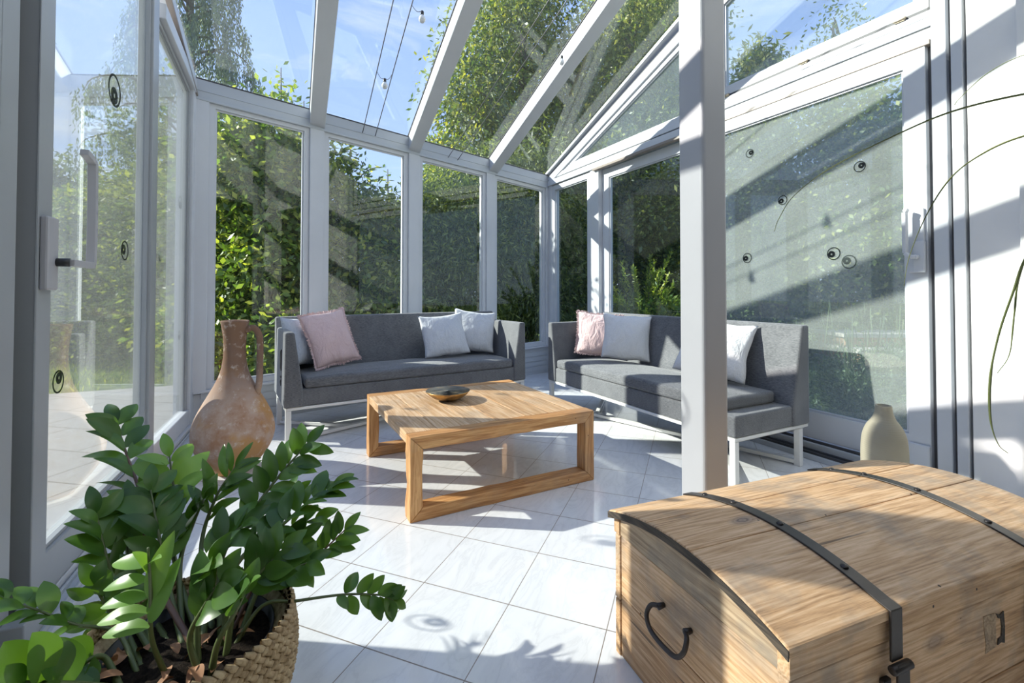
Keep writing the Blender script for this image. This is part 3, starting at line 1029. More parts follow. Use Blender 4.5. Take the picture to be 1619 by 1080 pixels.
S1 = ((-0.12, 3.335, 0), R(8.0), 1.87, 0.63)
S2 = ((1.905, 3.53, 0), R(-86.6), 1.82, 0.64)
make_sofa('long grey sofa with two arms along the back windows, behind the coffee table', *S1, True, 'grey lounge sofas')
make_sofa('grey sofa with one arm along the right glass wall, behind the column', *S2, False, 'grey lounge sofas')


def pillow(name, label, mat, p, face, w, h, t, tilt, roll=0.0, seed=0, fringe=False, group='cushions on the sofas'):
    """cushion standing on its lower edge at p, looking along the ground direction face (radians), leaning back by tilt"""
    o = thing(name, label, 'cushion', p, 0, group)
    n = 30
    rnd = Vector((seed * 3.1, seed * 1.7, seed * 0.9))
    vs, fs = [], []

    def outline(u, v):
        px = w / 2 * u * (1 - 0.085 * (1 - v * v) * abs(u))
        pz = h / 2 * v * (1 - 0.085 * (1 - u * u) * abs(v))
        return px, pz
    idx = {}
    for side in (1, -1):
        for j in range(n + 1):
            for i in range(n + 1):
                u, v = 2 * i / n - 1, 2 * j / n - 1
                edge = i in (0, n) or j in (0, n)
                if edge and side < 0:
                    idx[(side, i, j)] = idx[(1, i, j)]
                    continue
                px, pz = outline(u, v)
                th = t / 2 * ((1 - u * u) ** 0.55) * ((1 - v * v) ** 0.5)
                # sag: fuller lower half, soft creases
                th *= 1.0 - 0.22 * v
                q = Vector((px * 9, pz * 9, side * 2.0)) + rnd
                cr = noise.noise(q) * 0.10 + noise.noise(q * 2.3) * 0.06
                th *= 1 + cr
                jz = 0.010 * noise.noise(Vector((u * 2, v * 2, 5)) + rnd)
                jx = 0.008 * noise.noise(Vector((u * 2, v * 2, 9)) + rnd)
                idx[(side, i, j)] = len(vs)
                vs.append(Vector((px + jx, -side * th, pz + h / 2 + jz - 0.012 * (1 - u * u) * (v < -0.6))))
    for side in (1, -1):
        for j in range(n):
            for i in range(n):
                q = (idx[(side, i, j)], idx[(side, i + 1, j)], idx[(side, i + 1, j + 1)], idx[(side, i, j + 1)])
                fs.append(q if side > 0 else tuple(reversed(q)))
    mtx = Matrix.Rotation(face + PI / 2, 4, 'Z') @ Matrix.Rotation(-tilt, 4, 'X') @ Matrix.Rotation(roll, 4, 'Y')
    zmin = min((mtx @ v).z for v in vs)
    off = Matrix.Translation((0, 0, -zmin))
    vs2 = [off @ mtx @ v for v in vs]
    MB().add(vs2, fs, True).build('cover', mat, o)
    if fringe:
        mb = MB()
        rng = random.Random(seed)
        ring = [(i, 0) for i in range(n)] + [(n, j) for j in range(n)] + [(n - i, n) for i in range(n)] + [(0, n - j) for j in range(n)]
        for k, (i, j) in enumerate(ring):
            i2, j2 = ring[(k + 1) % len(ring)]
            a, b = vs[idx[(1, i, j)]], vs[idx[(1, i2, j2)]]
            c = Vector((0, 0, h / 2))
            for m_ in range(3):
                f = (m_ + rng.random() * 0.8) / 3
                s = a.lerp(b, f)
                d = (s - c).normalized()
                e = s + d * (0.012 + 0.008 * rng.random()) + Vector((rng.uniform(-.004, .004), rng.uniform(-.006, .006), rng.uniform(-.004, .004)))
                mb.bar(off @ mtx @ (s - d * 0.004), off @ mtx @ e, 0.005, 0.002, (0.3, 0.9, 0.2))
        mb.build('fringe', mat, o)
    return o


def sofa_pt(S, x, y, z):
    return Matrix.Translation(S[0]) @ Matrix.Rotation(S[1], 4, 'Z') @ Vector((x, y, z))


SEAT = 0.442
dn = -PI / 2
c8 = S1[1]
pillow('throw_cushion', 'blue grey cushion in the left corner of the back sofa, half hidden by pink cushion', M['cush_blue'], sofa_pt(S1, 0.205, 0.37, SEAT), dn + c8 + 0.75, 0.37, 0.36, 0.15, R(20), 0.08, 1)
pillow('throw_cushion', 'crinkled dusty pink cushion leaning on the left end of the back sofa', M['cush_pink'], sofa_pt(S1, 0.40, 0.285, SEAT), dn + c8 + 0.36, 0.37, 0.41, 0.11, R(23), R(-7), 2, True)
pillow('throw_cushion', 'flat pale blue grey cushion in front of its twin on the back sofa', M['cush_grey'], sofa_pt(S1, 1.27, 0.27, SEAT), dn + c8 - 0.10, 0.40, 0.37, 0.12, R(24), R(-4), 3)
pillow('throw_cushion', 'pale grey cushion with raised corner, nearest the right arm of the back sofa', M['cush_grey'], sofa_pt(S1, 1.535, 0.345, SEAT), dn + c8 - 0.28, 0.38, 0.37, 0.13, R(18), R(8), 4)
pillow('throw_cushion', 'dusty pink fringed cushion in the far corner of the right sofa', M['cush_pink'], sofa_pt(S2, 0.30, 0.335, SEAT), R(-118), 0.42, 0.36, 0.12, R(20), R(5), 5, True)
pillow('throw_cushion', 'plain white cushion in front of the pink one on the right sofa', M['cush_white'], sofa_pt(S2, 0.60, 0.335, SEAT), R(-124), 0.38, 0.36, 0.13, R(15), R(4), 6)
pillow('throw_cushion', 'large off white cushion behind the column, leaning on the right sofa back', M['cush_white'], sofa_pt(S2, 1.40, 0.29, SEAT), R(-150), 0.44, 0.38, 0.14, R(28), R(7), 7)

# ------------------------------------------------------------------ coffee table
TZ = 0.365
tb = thing('coffee_table', 'low square reclaimed timber coffee table standing between the two sofas', 'table', (0.418, 2.012, 0), R(4.0))
TW, TD, BT, BD = 0.985, 0.965, 0.058, 0.075


def rough_prism(mb, a, b, seed, amp=0.004, n=10, cx_=None):
    """squared timber from section a to section b (4 points each), its edges gently uneven"""
    rows = []
    for k in range(n + 1):
        f = k / n
        row = []
        for i in range(4):
            p = Vector(a[i]).lerp(Vector(b[i]), f)
            if 0 < k < n:
                p += Vector((noise.noise(p * 11 + Vector((seed, i, 0))), noise.noise(p * 11 + Vector((0, seed, i))), noise.noise(p * 11 + Vector((i, 0, seed))))) * amp
            row.append(p)
        rows.append(row)
    vs = [p for r in rows for p in r]
    fs = [(3, 2, 1, 0), tuple(n * 4 + i for i in range(4))]
    for k in range(n):
        for i in range(4):
            fs.append((k * 4 + i, k * 4 + (i + 1) % 4, (k + 1) * 4 + (i + 1) % 4, (k + 1) * 4 + i))
    mb.add(vs, fs)


for fi, (ya, yb) in enumerate(((0.0, BD), (TD - BD, TD))):
    for li, (o0, o1, i0, i1) in enumerate((((0, 0), (0, TZ), (BT, BT), (BT, TZ - BT)), ((TW, 0), (TW, TZ), (TW - BT, BT), (TW - BT, TZ - BT)))):
        mb = MB()
        a = [(o0[0], ya, o0[1]), (i0[0], ya, i0[1]), (i0[0], yb, i0[1]), (o0[0], yb, o0[1])]
        b = [(o1[0], ya, o1[1]), (i1[0], ya, i1[1]), (i1[0], yb, i1[1]), (o1[0], yb, o1[1])]
        rough_prism(mb, a, b, fi * 5 + li, 0.011 if (fi == 0 and li == 0) else 0.003)
        mb.build('leg', M['table_z'], tb, 0.004)
    for name, zo, zi in (('floor_rail', 0.0, BT), ('top_rail', TZ, TZ - BT)):
        mb = MB()
        a = [(0, ya, zo), (BT, ya, zi), (BT, yb, zi), (0, yb, zo)]
        b = [(TW, ya, zo), (TW - BT, ya, zi), (TW - BT, yb, zi), (TW, yb, zo)]
        rough_prism(mb, a, b, fi + zo * 9, 0.004)
        mb.build(name, M['table_x'], tb, 0.004)
mb = MB()
rng = random.Random(4)
x = 0.0
ws = [0.15, 0.17, 0.13, 0.16, 0.15, 0.125, 0.10]
sw = sum(ws)
for i, w in enumerate(ws):
    w = w / sw * TW
    xa, xb = x + 0.0008, x + w - 0.0008
    x += w
    zt = TZ - 0.0005 - 0.0025 * rng.random()
    a = [(xa, BD + 0.001, TZ - 0.045), (xb, BD + 0.001, TZ - 0.045), (xb, BD + 0.001, zt), (xa, BD + 0.001, zt)]
    b = [(xa, TD - BD - 0.001, TZ - 0.045), (xb, TD - BD - 0.001, TZ - 0.045), (xb, TD - BD - 0.001, zt), (xa, TD - BD - 0.001, zt)]
    rough_prism(mb, a, b, i * 2.3, 0.0015 if i else 0.005)
mb.build('table_top', M['table_y'], tb, 0.003)

# bowl on the table
bw = thing('bowl', 'shallow hammered brass bowl with dark inside on the coffee table', 'bowl', (0.76, 2.62, TZ))
outp = [(0.030, 0.0), (0.06, 0.006), (0.09, 0.02), (0.113, 0.037), (0.127, 0.054)]
inp = [(0.124, 0.0555), (0.109, 0.039), (0.086, 0.024), (0.055, 0.011), (0.0, 0.007)]
MB().lathe(outp + [(0.126, 0.0555)], 56).build('outer_shell', M['bowl_out'], bw)
MB().lathe([(0.126, 0.0556)] + inp, 56).build('inner_lining', M['bowl_in'], bw)

# ------------------------------------------------------------------ terracotta jug
jg = thing('jug', 'tall terracotta jug with one handle on the floor beside the left glass door', 'jug', (-0.355, 3.0, 0), 0)
prof = [(0.085, 0.0), (0.10, 0.02), (0.135, 0.06), (0.172, 0.11), (0.196, 0.165), (0.204, 0.215), (0.198, 0.265), (0.180, 0.32), (0.154, 0.375), (0.124, 0.43), (0.095, 0.485), (0.072, 0.54), (0.060, 0.595), (0.055, 0.65), (0.055, 0.70), (0.058, 0.745), (0.064, 0.79), (0.070, 0.825), (0.067, 0.832), (0.060, 0.826), (0.052, 0.76), (0.047, 0.66), (0.05, 0.58), (0.0, 0.57)]
bp = bez([(r, 0, z) for r, z in prof[:19]], 80)
MB().lathe([(max(0.0, p.x), p.z) for p in bp] + prof[19:], 64).build('body', M['jug'], jg)
ha = TH * -1 + R(8)
hd = Vector((math.cos(ha), math.sin(ha), 0))
hp = [hd * 0.055 + Vector((0, 0, 0.775)), hd * 0.095 + Vector((0, 0, 0.79)), hd * 0.125 + Vector((0, 0, 0.755)), hd * 0.132 + Vector((0, 0, 0.69)), hd * 0.132 + Vector((0, 0, 0.58)), hd * 0.130 + Vector((0, 0, 0.49)), hd * 0.118 + Vector((0, 0, 0.42))]
MB().tube(bez(hp, 30), [0.017] * 31, 12).build('handle', M['jug'], jg)

# stoneware bottle
bt = thing('bottle_vase', 'beige stoneware bottle vase on the floor between chest and sliding door', 'vase', (2.45, 1.275, 0))
prof = [(0.076, 0.0), (0.082, 0.01), (0.087, 0.10), (0.089, 0.20), (0.088, 0.27), (0.083, 0.325), (0.068, 0.37), (0.046, 0.405), (0.036, 0.43), (0.032, 0.455), (0.030, 0.468), (0.026, 0.468), (0.026, 0.44), (0.0, 0.43)]
bp = bez([(r, 0, z) for r, z in prof[:11]], 50)
MB().lathe([(p.x, p.z) for p in bp] + prof[11:], 48).build('body', M['stoneware'], bt)

# ------------------------------------------------------------------ wooden chest
ch = thing('wooden_chest', 'old pine chest with domed lid and iron straps, lower right of the room', 'chest', (0.768, 0.55, 0), R(-3.0))
CLn, CD, CB = 1.04, 0.53, 0.325


def arch(y):
    f = (y - 0.255) / 0.29
    return 0.383 + 0.054 * (1 - min(1, f * f))


mb = MB()
T_ = 0.022
mb.box(0.004, T_, T_, CD - T_, 0.165, CB)
mb.box(0.004, T_, T_, CD - T_, 0.0, 0.163)
mb.build('side_board', M['chest_y'], ch, 0.003)
mb = MB()
mb.box(CLn - T_, CLn - 0.004, T_, CD - T_, 0.165, CB)
mb.box(CLn - T_, CLn - 0.004, T_, CD - T_, 0.0, 0.163)
mb.build('side_board', M['chest_y'], ch, 0.003)
mb = MB()
mb.box(0.0, CLn, 0.0, T_, 0.150, CB - 0.001)
mb.box(0.0, CLn, 0.0, T_, 0.0, 0.148)
mb.build('front_board', M['chest_x'], ch, 0.003)
mb = MB()
mb.box(0.0, CLn, CD - T_, CD, 0.150, CB - 0.001)
mb.box(0.0, CLn, CD - T_, CD, 0.0, 0.148)
mb.build('back_board', M['chest_x'], ch, 0.003)
mb = MB().box(T_, CLn - T_, T_, CD - T_, 0.01, 0.03)
mb.build('bottom_board', M['chest_x'], ch)
lid = thing('lid', 'domed lid of the chest', 'lid')
for k in ('label', 'category'):
    del lid[k]
lid.parent = ch
mb = MB()
mb.box(-0.002, CLn + 0.002, -0.004, T_, CB + 0.002, arch(0) - 0.021)
mb.box(-0.002, CLn + 0.002, CD - T_, CD + 0.004, CB + 0.002, arch(CD) - 0.021)
mb.build('lid_board', M['chest_x'], lid, 0.003)
for xx in (0.002, CLn - T_ - 0.002):
    ys = [T_ + (CD - 2 * T_) * k / 16 for k in range(17)]
    q = [(y, arch(y) - 0.021) for y in ys]
    q = [(T_, CB + 0.002)] + q + [(CD - T_, CB + 0.002)]
    mb = MB().prism([(xx, y, z) for y, z in q], [(xx + T_, y, z) for y, z in q])
    mb.build('lid_end', M['chest_end'], lid, 0.002)
# curved top boards
segs = [(-0.012, 0.222), (0.2235, 0.372), (0.3735, CD + 0.012)]
for bi, (ya, yb) in enumerate(segs):
    mb = MB()
    n = 14
    ys = [ya + (yb - ya) * k / n for k in range(n + 1)]
    top = [(y, arch(y)) for y in ys]
    bot = [(y, arch(y) - 0.019) for y in reversed(ys)]
    q = top + bot
    mb.prism([(-0.014, y, z) for y, z in q], [(CLn + 0.014, y, z) for y, z in q])
    mb.build('lid_top_board', M['chest_x'], lid, 0.004)
# blackened rim along both lid ends
for xx in (-0.0165, CLn + 0.0135):
    mb = MB()
    n = 30
    ys = [-0.012 + (CD + 0.024) * k / n for k in range(n + 1)]
    q = [(y, arch(y) - 0.0035) for y in ys] + [(y, arch(y) - 0.0205) for y in reversed(ys)]
    mb.prism([(xx, y, z) for y, z in q], [(xx + 0.003, y, z) for y, z in q])
    mb.build('blackened_edge', M['chest_dark'], lid)
# iron straps with nails
for si, xs in enumerate((0.262, 0.792)):
    mb = MB()
    n = 26
    ys = [-0.018 + (CD + 0.030) * k / n for k in range(n + 1)]
    w2 = 0.0165
    vs, fs = [], []
    for y in ys:
        for dx, dz in ((-w2, 0.0005), (w2, 0.0005), (w2, 0.0045), (-w2, 0.0045)):
            vs.append((xs + dx, y, arch(max(-0.012, min(CD + 0.012, y))) + dz))
    for k in range(n):
        for i in range(4):
            fs.append((k * 4 + i, (k + 1) * 4 + i, (k + 1) * 4 + (i + 1) % 4, k * 4 + (i + 1) % 4))
    fs += [(0, 1, 2, 3), tuple(n * 4 + i for i in (3, 2, 1, 0))]
    mb.add(vs, fs)
    mb.box(xs - w2, xs + w2, -0.0185, -0.0135, 0.30, arch(-0.012) + 0.004)
    for y in (0.08, 0.23, 0.37, 0.47):
        z = arch(y) + 0.004
        mb.lathe([(0.0085, 0.0), (0.008, 0.003), (0.004, 0.006), (0.0, 0.0065)], 10, (xs + 0.002, y, z - 0.0008))
    mb.build('iron_strap', M['iron'], lid, 0.0012)
    # hinged hasp
    mb = MB()
    mb.tube([(xs - 0.027, -0.024, 0.292), (xs + 0.027, -0.024, 0.292)], 0.0085, 12)
    mb.box(xs - 0.017, xs + 0.017, -0.030, -0.024, 0.255, 0.30)
    q = [(xs - 0.017, 0.262), (xs + 0.017, 0.262), (xs + 0.030, 0.185), (xs + 0.010, 0.185), (xs + 0.004, 0.235), (xs - 0.004, 0.235), (xs - 0.010, 0.185), (xs - 0.030, 0.185)]
    mb.prism([(x, -0.0315 - (0.262 - z) * 0.25, z) for x, z in q], [(x, -0.0255 - (0.262 - z) * 0.25, z) for x, z in q])
    mb.build('hasp', M['iron'], lid, 0.002)
    mb = MB().box(xs - 0.026, xs - 0.004, -0.010, -0.0005, 0.05, 0.262)
    mb.build('hasp_plate', M['iron'], ch, 0.002)
# lock scar on the front
q = [(0.634, 0.285), (0.648, 0.279), (0.663, 0.284), (0.666, 0.250), (0.664, 0.214), (0.650, 0.219), (0.637, 0.216), (0.640, 0.228), (0.652, 0.231), (0.655, 0.250), (0.652, 0.270), (0.641, 0.274)]
mb = MB().prism([(x, -0.0022, z) for x, z in q], [(x, 0.001, z) for x, z in q])
mb.build('lock_hole_shade', M['chest_dark'], ch)  # dark outline laid on for the shaded edges of the lock hole
q = [(0.585, 0.290), (0.632, 0.287), (0.633, 0.214), (0.590, 0.209), (0.594, 0.225), (0.588, 0.262)]
mb = MB().prism([(x, -0.0012, z) for x, z in q], [(x, 0.001, z) for x, z in q])
mb.build('lock_plate_mark', M['chest_end'], ch)
# bent iron handle on the left end
hh = thing('carry_handle', 'iron handle', 'handle')
for k in ('label', 'category'):
    del hh[k]
hh.parent = ch
cy0, cz0 = 0.285, 0.235
hp = [(-0.010, cy0 + 0.048, cz0 + 0.014), (-0.022, cy0 + 0.062, cz0 + 0.008), (-0.034, cy0 + 0.062, cz0 - 0.014), (-0.038, cy0 + 0.035, cz0 - 0.036), (-0.038, cy0 - 0.035, cz0 - 0.036), (-0.034, cy0 - 0.062, cz0 - 0.014), (-0.022, cy0 - 0.06, cz0 + 0.010), (-0.010, cy0 - 0.042, cz0 + 0.014)]
MB().tube(bez(hp, 40), 0.0055, 10).build('handle_loop', M['iron'], hh)
for sy in (1, -1):
    mb = MB().tube([(0.008, cy0 + sy * 0.045, cz0 + 0.014), (-0.014, cy0 + sy * 0.045, cz0 + 0.014)], [0.005, 0.008], 10)
    mb.build('handle_staple', M['iron'], hh)

# ------------------------------------------------------------------ potted plant in a seagrass basket
PC = Vector((-0.222, 1.235, 0))
pp = thing('potted_plant', 'glossy dark green potted plant in a woven seagrass basket by the left door', 'plant', PC)
# braided basket: 24 coils of twisted rope strands
rows, per = 25, 66
BH = 0.265


def basket_r(z):
    f = z / BH
    return 0.152 + 0.050 * math.sin(min(1, f * 1.15) * PI * 0.62) - 0.012 * max(0, f - 0.8) * 5 * 0.4


mb = MB()
for k in range(rows):
    z = 0.006 + (BH - 0.010) * k / (rows - 1)
    r = basket_r(z)
    for i in range(per):
        a = 2 * PI * (i + (k % 2) * 0.5) / per
        sl = 1 if k % 2 else -1
        da = 2 * PI / per * 0.72
        p = [Vector((r * math.cos(a + s * da) + 0.0, r * math.sin(a + s * da), z + sl * s * 0.009)) for s in (-1, 0, 1)]
        bul = 1 + 0.007 / r
        p[1] = Vector((p[1].x * bul, p[1].y * bul, p[1].z))
        mb.tube(p, [0.0045, 0.0075, 0.0045], 5, False)
mb.build('woven_basket', M['basket'], pp)
mb = MB()
prof = [(0.0, 0.004), (0.142, 0.004)] + [(basket_r(BH * k / 10) - 0.006, BH * k / 10 + 0.003) for k in range(1, 10)]
prof += [(basket_r(BH * 0.95) - 0.010, BH * 0.93), (0.135, 0.18), (0.0, 0.18)]
mb.lathe(prof, 48)
mb.build('basket_lining', M['basket'], pp)
MB().lathe([(0.125, 0.183), (0.150, 0.185), (0.159, 0.232), (0.163, 0.232), (0.154, 0.183), (0.13, 0.1815)], 40).build('inner_pot', M['black'], pp)
n = 40
vs, fs = [(0, 0, 0.212)], []
for j in range(1, 9):
    for i in range(n):
        a = 2 * PI * i / n
        r = 0.153 * j / 8
        vs.append((r * math.cos(a), r * math.sin(a), 0.208 + 0.012 * noise.noise(Vector((r * math.cos(a) * 30, r * math.sin(a) * 30, 0)))))
for i in range(n):
    fs.append((0, 1 + i, 1 + (i + 1) % n))
for j in range(7):
    for i in range(n):
        fs.append((1 + j * n + i, 1 + (j + 1) * n + i, 1 + (j + 1) * n + (i + 1) % n, 1 + j * n + (i + 1) % n))
MB().add(vs, fs, True).build('soil', M['soil'], pp)


def leaf_shape(mb, p, d, nrm, ln, wd, curl=0.2, fold=0.2):
    """oval, pointed leaf from p along d with surface normal nrm"""
    d = d.normalized()
    s = d.cross(nrm)
    if s.length < 1e-3:
        s = d.orthogonal()
    s.normalize()
    u = s.cross(d).normalized()
    nu = 11
    vs, fs = [], []
    for i in range(nu + 1):
        f = i / nu
        w = wd * 0.5 * max(0.02, math.sin(PI * f ** 0.86)) ** 0.72
        if i == 0:
            w = wd * 0.05
        if i == nu:
            w = 0.0005
        c = p + d * (ln * f) - u * (ln * curl * f * f) + u * (ln * 0.08 * math.sin(PI * f))
        for k in (-1, -0.5, 0, 0.5, 1):
            vs.append(c + s * (w * k) + u * (abs(k) ** 1.3 * w * fold))
    for i in range(nu):
        for k in range(4):
            a = i * 5 + k
            fs.append((a, a + 1, a + 6, a + 5))
    mb.add(vs, fs, True)


cam_p = Vector((0, 0, CAMH))
DS = 1.055   # the pot stands about 1.05 m from the camera


def pt(q):
    return at_depth(q[0], q[1], q[2] * DS) - PC if len(q) == 3 else Vector(q[:3])


def zz_stem(pts, nl, ln, wd, seed, young=False, start=0.3, red=False, face=0.45, rad=0.0075):
    """one stalk with paired leaflets; pts are (photo x, photo y, distance) and become real points"""
    rng = random.Random(seed)
    c = bez([pt(q) for q in pts], 40)
    st = MB().tube(c, [rad * (1 - 0.72 * k / 40) for k in range(41)], 8).build('stalk', M['stem_red'] if red else M['stem'], pp)
    mb = MB()
    tw = rng.uniform(-0.5, 0.5)
    for i in range(nl):
        fm = (i + 0.5) / nl
        for sgn in (1, -1):
            f = start + (1 - start) * min(0.99, fm + sgn * 0.18 / nl + rng.uniform(-.1, .1) / nl)
            k = min(39, int(f * 40))
            p = c[k].lerp(c[k + 1], f * 40 - k)
            t = (c[min(40, k + 2)] - c[max(0, k - 1)]).normalized()
            tocam = (cam_p - (p + PC)).normalized()
            nn = tocam * face + Vector((0, 0, 0.55)) + Vector((math.cos(seed * 2.1) * 0.45, math.sin(seed * 2.1) * 0.45, 0))
            s = t.cross(nn).normalized()
            nn = s.cross(t).normalized()
            s = (s * math.cos(tw) + nn * math.sin(tw)).normalized()
            nn = s.cross(t).normalized()
            sc = (0.78 + 0.34 * math.sin(PI * (0.12 + 0.8 * fm))) * rng.uniform(0.85, 1.12)
            if rng.random() < 0.05:
                continue
            dd = s * sgn * rng.uniform(0.6, 0.95) + t * rng.uniform(0.45, 1.05) + nn * rng.uniform(-0.15, 0.4)
            n2 = (nn + s * sgn * rng.uniform(-0.55, -0.05) + t * rng.uniform(-.25, .35) + Vector((rng.uniform(-.25, .25), rng.uniform(-.25, .25), 0))).normalized()
            leaf_shape(mb, p + s * sgn * 0.003, dd, n2, ln * sc, wd * sc * rng.uniform(0.88, 1.12), rng.uniform(-0.05, 0.28), rng.uniform(0.08, 0.35))
    t = (c[40] - c[37]).normalized()
    leaf_shape(mb, c[40], t + Vector((rng.uniform(-.2, .2), 0, 0.1)), (cam_p - c[40] - PC).normalized() + Vector((0, 0, .4)), ln * 0.85, wd * 0.8)
    mb.build('leaflets', M['zz_young'] if young else M['zz'], st)


B0 = lambda dx, dy: (dx, dy, 0.200, 0)
#            control points                                                    pairs length width
zz_stem([B0(0.0, 0.02), (240, 900, 1.10), (224, 790, 1.20), (200, 718, 1.29), (184, 668, 1.34)], 8, 0.098, 0.046, 1, start=0.32, red=True)
zz_stem([B0(-0.07, 0.02), (192, 950, 1.05), (168, 880, 1.07), (152, 812, 1.09)], 5, 0.084, 0.040, 3, start=0.40)
zz_stem([B0(0.0, 0.06), (275, 880, 1.16), (276, 790, 1.22), (268, 722, 1.26)], 5, 0.088, 0.040, 4, True, start=0.52)
zz_stem([B0(0.03, 0.06), (318, 870, 1.16), (340, 790, 1.22), (372, 738, 1.26)], 7, 0.088, 0.024, 5, start=0.45)
zz_stem([B0(0.05, 0.03), (352, 880, 1.12), (405, 800, 1.20), (450, 742, 1.26), (486, 702, 1.30)], 8, 0.080, 0.038, 6, start=0.40)
zz_stem([B0(0.06, 0.0), (370, 900, 1.05), (435, 840, 1.12), (488, 795, 1.18), (526, 772, 1.22)], 9, 0.080, 0.040, 7, start=0.33)
zz_stem([B0(0.08, -0.02), (415, 958, 1.02), (470, 950, 1.05), (545, 940, 1.09), (600, 941, 1.12), (622, 950, 1.13)], 8, 0.050, 0.030, 8, start=0.52, rad=0.005)
zz_stem([B0(0.07, 0.03), (420, 900, 1.10), (490, 888, 1.16), (520, 862, 1.18), (545, 838, 1.2)], 4, 0.066, 0.030, 9, start=0.55, red=True, rad=0.005)
zz_stem([B0(-0.09, -0.02), (185, 1000, 0.96), (120, 988, 0.94), (60, 965, 0.92), (5, 948, 0.90)], 6, 0.060, 0.032, 10, start=0.42, rad=0.0055)
zz_stem([B0(-0.06, -0.08), (150, 1085, 0.80), (95, 1080, 0.76), (40, 1078, 0.72)], 4, 0.075, 0.046, 11, start=0.45)
zz_stem([B0(0.07, -0.04), (372, 960, 0.98), (412, 905, 1.0), (446, 872, 1.02)], 6, 0.074, 0.040, 12, start=0.45)
zz_stem([B0(0.02, -0.05), (312, 975, 0.96), (318, 915, 0.96), (335, 890, 0.96)], 3, 0.086, 0.042, 13, start=0.6)
zz_stem([B0(-0.02, 0.03), (262, 910, 1.10), (250, 840, 1.14), (238, 775, 1.18)], 6, 0.088, 0.042, 14, start=0.36)
zz_stem([B0(-0.05, 0.05), (236, 965, 1.08), (240, 935, 1.08), (215, 905, 1.08)], 3, 0.07, 0.036, 15, start=0.5)
zz_stem([B0(0.04, 0.07), (345, 905, 1.18), (370, 850, 1.22), (425, 815, 1.26), (460, 786, 1.28)], 7, 0.076, 0.036, 16, start=0.38)
zz_stem([B0(0.08, 0.05), (400, 915, 1.12), (435, 882, 1.14), (476, 852, 1.16)], 5, 0.07, 0.038, 17, start=0.42)
zz_stem([B0(-0.08, 0.06), (197, 985, 1.10), (180, 935, 1.08), (150, 985, 1.04)], 4, 0.062, 0.034, 18, start=0.45)
zz_stem([B0(0.05, -0.09), (345, 1015, 0.90), (372, 968, 0.90), (386, 940, 0.91)], 3, 0.078, 0.042, 19, start=0.55)
zz_stem([B0(0.02, 0.0), (330, 905, 1.08), (352, 860, 1.11), (385, 830, 1.13)], 5, 0.082, 0.042, 20, start=0.42)
zz_stem([B0(0.09, 0.0), (410, 930, 1.06), (450, 905, 1.08), (486, 890, 1.10)], 5, 0.068, 0.038, 21, start=0.35)
zz_stem([B0(-0.03, 0.06), (285, 890, 1.14), (305, 830, 1.18), (322, 790, 1.2)], 5, 0.080, 0.038, 22, start=0.42)
zz_stem([B0(-0.09, 0.0), (200, 1000, 1.0), (170, 960, 0.99), (148, 925, 0.98)], 4, 0.068, 0.038, 23, start=0.45)
zz_stem([B0(-0.08, 0.04), (215, 945, 1.10), (200, 860, 1.14), (205, 800, 1.17)], 6, 0.082, 0.040, 24, start=0.40)
zz_stem([B0(0.06, 0.06), (390, 905, 1.16), (430, 850, 1.2), (498, 820, 1.24)], 6, 0.074, 0.038, 25, start=0.42)
zz_stem([B0(0.03, -0.08), (300, 1010, 0.92), (322, 960, 0.92), (348, 918, 0.93)], 4, 0.078, 0.044, 26, start=0.5)
zz_stem([B0(-0.11, -0.05), (165, 1040, 0.90), (130, 1050, 0.86), (112, 1078, 0.83)], 4, 0.070, 0.042, 27, start=0.4)
# light green young stalk in front, its leaflets spread flat to the left
c = bez([B0(-0.03, -0.06)[:3], pt((240, 1010, 0.88)), pt((238, 930, 0.86)), pt((234, 866, 0.85))], 30)
st = MB().tube(c, [0.006 - 0.004 * k / 30 for k in range(31)], 8).build('stalk', M['stem'], pp)
mb = MB()
for (bx, by), (tx, ty), w_, dd_ in (((236, 992), (158, 1003), 0.034, 0.0), ((236, 968), (150, 984), 0.034, -0.01), ((235, 944), (156, 958), 0.032, -0.01), ((234, 918), (160, 930), 0.030, 0.0), ((233, 895), (176, 888), 0.034, 0.01),
                                    ((238, 985), (281, 884), 0.036, 0.02), ((237, 950), (272, 842), 0.036, 0.02), ((234, 905), (214, 872), 0.026, -0.03), ((234, 900), (252, 878), 0.024, -0.03)):
    p, q = pt((bx, by, 0.865)), pt((tx, ty, 0.865 + dd_))
    d = q - p
    nn = (cam_p - p - PC).normalized() * 0.7 + Vector((0, 0, 0.8))
    leaf_shape(mb, p, d, nn, d.length, w_ * DS, 0.08, 0.15)
mb.build('leaflets', M['zz_young'], st)
rng = random.Random(9)
for k in range(26):
    a, r = rng.uniform(0, 2 * PI), 0.14 * math.sqrt(rng.random())
    mb = MB()
    d = Vector((rng.uniform(-1, 1), rng.uniform(-1, 1), rng.uniform(0.0, 0.5)))
    leaf_shape(mb, Vector((r * math.cos(a), r * math.sin(a), 0.220)), d, Vector((rng.uniform(-.6, .6), rng.uniform(-.6, .6), 1)), rng.uniform(.03, .06), rng.uniform(.015, .03), 0.4, 0.5)
    mb.build('dry_leaf', M['dryleaf'], pp)

# ------------------------------------------------------------------ arching strap-leaved plant at the right edge
GP = ground(1850, 1.1)
GP.z = 0
gp = thing('arching_plant', 'tall plant at the right picture edge with long thin arching leaves', 'plant', GP)
MB().lathe([(0.085, 0.0), (0.095, 0.01), (0.115, 0.22), (0.118, 0.24), (0.105, 0.24), (0.10, 0.20), (0.0, 0.195)], 40).build('plant_pot', M['stoneware'], gp)
MB().tube([(0, 0, 0.18), (0.01, 0.0, 0.5), (0.0, 0.01, 0.9), (0, 0, 1.28)], [0.04, 0.022, 0.018, 0.02], 12).build('stem', M['trunk'], gp)
crown = Vector((0, 0, 1.27))


